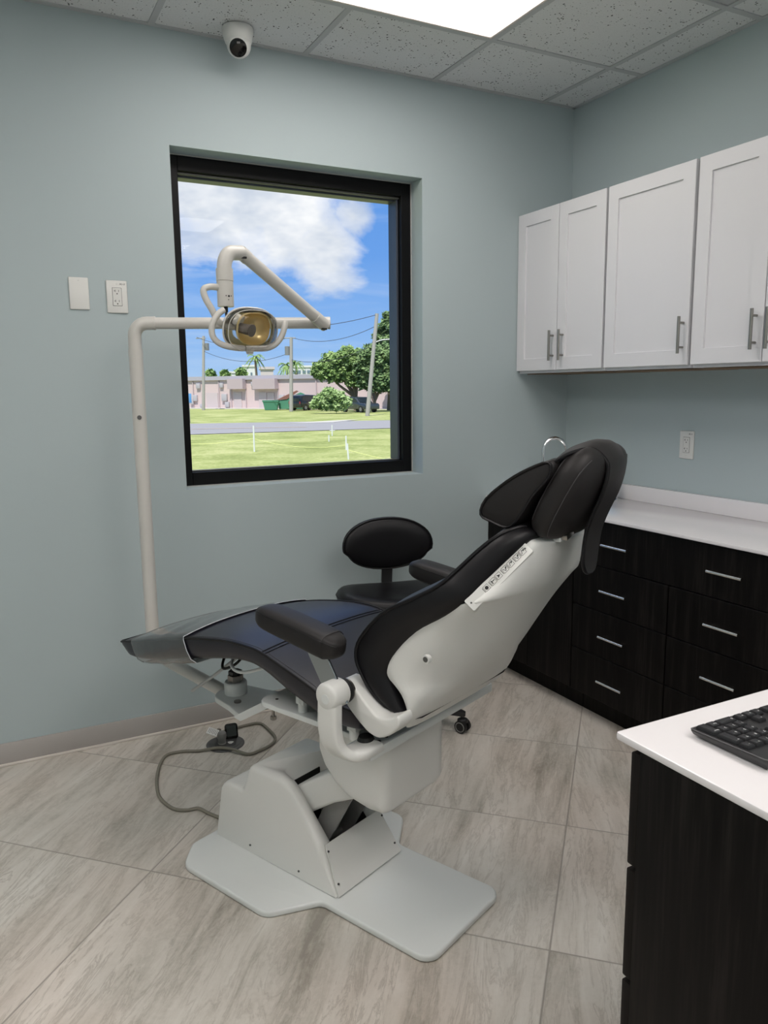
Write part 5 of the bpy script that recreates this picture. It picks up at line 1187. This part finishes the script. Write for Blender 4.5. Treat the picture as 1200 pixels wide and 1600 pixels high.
def wire(p, q, sag, label, rad=0.028):
    p = Vector(p); q = Vector(q); mid = (p+q)/2; pts = [p.lerp(q, t)+Vector((0, 0, -4*sag*t*(1-t)))-mid for t in [i/16 for i in range(17)]]
    o = MB().tube(pts, rad, 5).build('overhead_wire', WIRE); o.location = mid; tag(o, label, 'power line', 'overhead power lines outside'); return o
def wt_(T, b, f, off=0): return Vector((b.x, b.y, ZG))+T*f+sx*off
ext_r = ray_at(640, 470, 70)
wire(wt_(T1, b1_, 0.985, -0.9), wt_(T2, b2_, 0.985, -0.7), 1.0, 'upper overhead power line between the two utility poles')
wire(wt_(T1, b1_, 0.80), wt_(T2, b2_, 0.80), 1.2, 'lower overhead power line between the two utility poles')
wire(wt_(T2, b2_, 0.985, 0.4), wt_(T3, b3_, 0.88), 0.8, 'upper overhead power line from the right utility pole to the street light pole')
wire(wt_(T2, b2_, 0.70), wt_(T3, b3_, 0.70), 0.8, 'lower overhead power line from the right utility pole to the street light pole')
wire(wt_(T3, b3_, 0.99), ray_at(380, 508, 70), 0.6, 'overhead power line running left from the top of the street light pole')

# vehicles
def vehicle(name, label, px, py, ang, col, L=4.9, W_=1.95, Hh=1.75, pickup=False):
    b = gp(px, py); r = empty(name, (b.x, b.y, ZG), ang, label, 'car')
    cm = mat('paint_'+name, col, 0.25, coat=0.6); gm_ = mat('car_glass', (0.02, 0.03, 0.04), 0.1)
    prof = round_poly([(-L/2, 0.35), (L/2, 0.35), (L/2, 0.85), (L/2-0.25, 1.0), (L/2-1.25, 1.08), (L/2-1.95, Hh-0.08), (-L/2+1.0, Hh), (-L/2+0.25, Hh-0.12), (-L/2+0.02, 1.05)], 0.12, 4)
    MB().prism(prof, XZ, -W_/2, W_/2, 0.12, 3).build('body', cm, r)
    for sy in (-1, 1):
        MB().prism([(L/2-1.45, 1.12), (L/2-2.0, Hh-0.16), (-L/2+1.0, Hh-0.14), (-L/2+0.35, Hh-0.22), (-L/2+0.25, 1.12)], XZ, sy*(W_/2+0.001), sy*(W_/2+0.012)).build('side_window', gm_, r)
        for x in (-L/2+0.95, L/2-0.95):
            w_ = MB().cyl((x, sy*(W_/2-0.20), 0.36), (x, sy*(W_/2+0.02), 0.36), 0.36, seg=22).build('wheel', BLACKR, r); MB().cyl((x, sy*(W_/2+0.02), 0.36), (x, sy*(W_/2+0.035), 0.36), 0.22, seg=16).build('hubcap', GREYP, w_)
    mb = MB(); mb.prism([(-W_/2+0.2, 0), (W_/2-0.2, 0), (W_/2-0.3, 0.5), (-W_/2+0.3, 0.5)], lambda a, b, t: (L/2-1.27-b*1.0+t, a, 1.12+b), 0, 0.02); mb.box((-L/2+0.02, 0, 1.32), (0.03, W_-0.5, 0.42)); mb.build('windscreen', gm_, r)
    mb = MB()
    for sy in (-1, 1): mb.box((-L/2-0.01, sy*(W_/2-0.14), 0.98), (0.03, 0.12, 0.3))
    mb.build('tail_light', mat('red_lens', (0.4, 0.02, 0.02), 0.3), r)
    return r
yw = math.atan2(_r.y, _r.x)
vehicle('parked_car', 'black parked vehicle left of the bush beyond the road', 480, 641, yw+1.0, (0.012, 0.013, 0.015), Hh=1.95)
vehicle('parked_truck', 'dark blue parked vehicle between the bush and the leaning street light', 562, 644, yw-0.9, (0.030, 0.040, 0.055), Hh=1.75)
# bins
bn = gp(424, 641); r = empty('dumpster', (bn.x, bn.y, ZG), yw, 'small green bin in front of the pink building, left of the larger one', 'bin')
GRN = mat('green_bin', srgb(78, 138, 112), 0.6)
MB().loft([[Vector((sx_*w_, sy_*d_, z)) for sx_, sy_ in ((-1, -1), (1, -1), (1, 1), (-1, 1))] for w_, d_, z in ((0.75, 0.5, 0.05), (0.95, 0.65, 1.05), (1.02, 0.7, 1.07), (1.02, 0.7, 1.2))]).build('body', GRN, r)
MB().box((0, 0, 1.24), (2.06, 1.42, 0.07), bevel=0.02).build('lid', mat('dark_green_lid', srgb(62, 120, 98), 0.6), r)
bn = gp(455.5, 640); r = empty('dumpster', (bn.x, bn.y, ZG), yw+0.15, 'large green dumpster with a slanting rust brown lid in front of the pink building', 'bin')
MB().prism([(-1.6, 0.1), (1.5, 0.1), (1.7, 2.0), (1.2, 2.2), (-0.7, 1.3), (-1.7, 1.2)], XZ, -0.9, 0.9, 0.03, 1).build('body', GRN, r)
MB().prism([(-1.9, 1.25), (-0.6, 1.32), (0.95, 2.35), (0.7, 2.45), (-0.9, 1.75)], XZ, -0.98, 0.5, 0.02, 1).build('lid', mat('rust_brown_lid', srgb(134, 92, 80), 0.8), r)

# stakes and rope on the near lawn
STK = mat('white_stake', srgb(222, 224, 222), 0.6)
def stake(px, yb, yt, label, tilt=0.0, cross=False):
    b = gp(px, yb); h = rise(b, px, yt)-ZG; T = Vector((_r.x*tilt, _r.y*tilt, 1))*h
    r = empty('survey_stake', (b.x, b.y, ZG), 0, label, 'stake', 'white stakes on the near lawn')
    MB().tube([(0, 0, 0), T], 0.035, 8).build('shaft', STK, r)
    if cross: MB().tube([T*0.48-sx*0.14, T*0.48+sx*0.16], 0.02, 6).build('flag_tie', STK, r)
    return Vector((b.x, b.y, ZG)), h
s1, h1 = stake(397.5, 706, 665, 'tall white stake on the near lawn, leftmost, with the rope tied to it')
s2, h2 = stake(519, 681, 664, 'white stake with a cross tie on the near lawn close to the road', cross=True)
s3, h3 = stake(514, 690, 680, 'short white stake on the near lawn')
s4, h4 = stake(541, 703, 681, 'white stake on the near lawn, farther of the pair at the right')
s5, h5 = stake(544.5, 718, 693, 'white stake on the near lawn, nearer of the pair at the right', -0.06)
s6, h6 = stake(611, 674, 641, 'white marker post at the right edge of the window view')
ROPE = mat('yellow_rope', srgb(226, 230, 150), 0.7)
def rope(p, q, sag, label):
    mid = (p+q)/2; pts = [p.lerp(q, t)+Vector((0, 0, -4*sag*t*(1-t)))-mid for t in [i/14 for i in range(15)]]
    o = MB().tube(pts, 0.012, 6).build('boundary_rope', ROPE); o.location = mid; tag(o, label, 'rope')
up = Vector((0, 0, 1))
rope(s1+up*h1*0.5, s4+up*h4*0.35, 0.22, 'yellow rope sagging between the leftmost stake and the pair at the right')
e1 = gp(262, 705); rope(e1+up*0.35, s1+up*h1*0.52, 0.12, 'yellow rope running left from the leftmost stake')
e2 = gp(640, 728); rope(s5+up*h5*0.6, e2+up*0.1, 0.05, 'yellow rope running right and down from the pair of stakes')
bs_ = gp(297, 661); r = empty('street_sign', (bs_.x, bs_.y, ZG), yw, 'small blue sign on a thin post at the left edge of the window view', 'sign')
MB().tube([(0, 0, 0), (0, 0, 2.3)], 0.03, 8).build('post', GREYP, r); MB().box((0, -0.04, 2.0), (0.45, 0.03, 0.75), bevel=0.01).build('sign_panel', mat('blue_sign', srgb(96, 150, 196), 0.5), r)
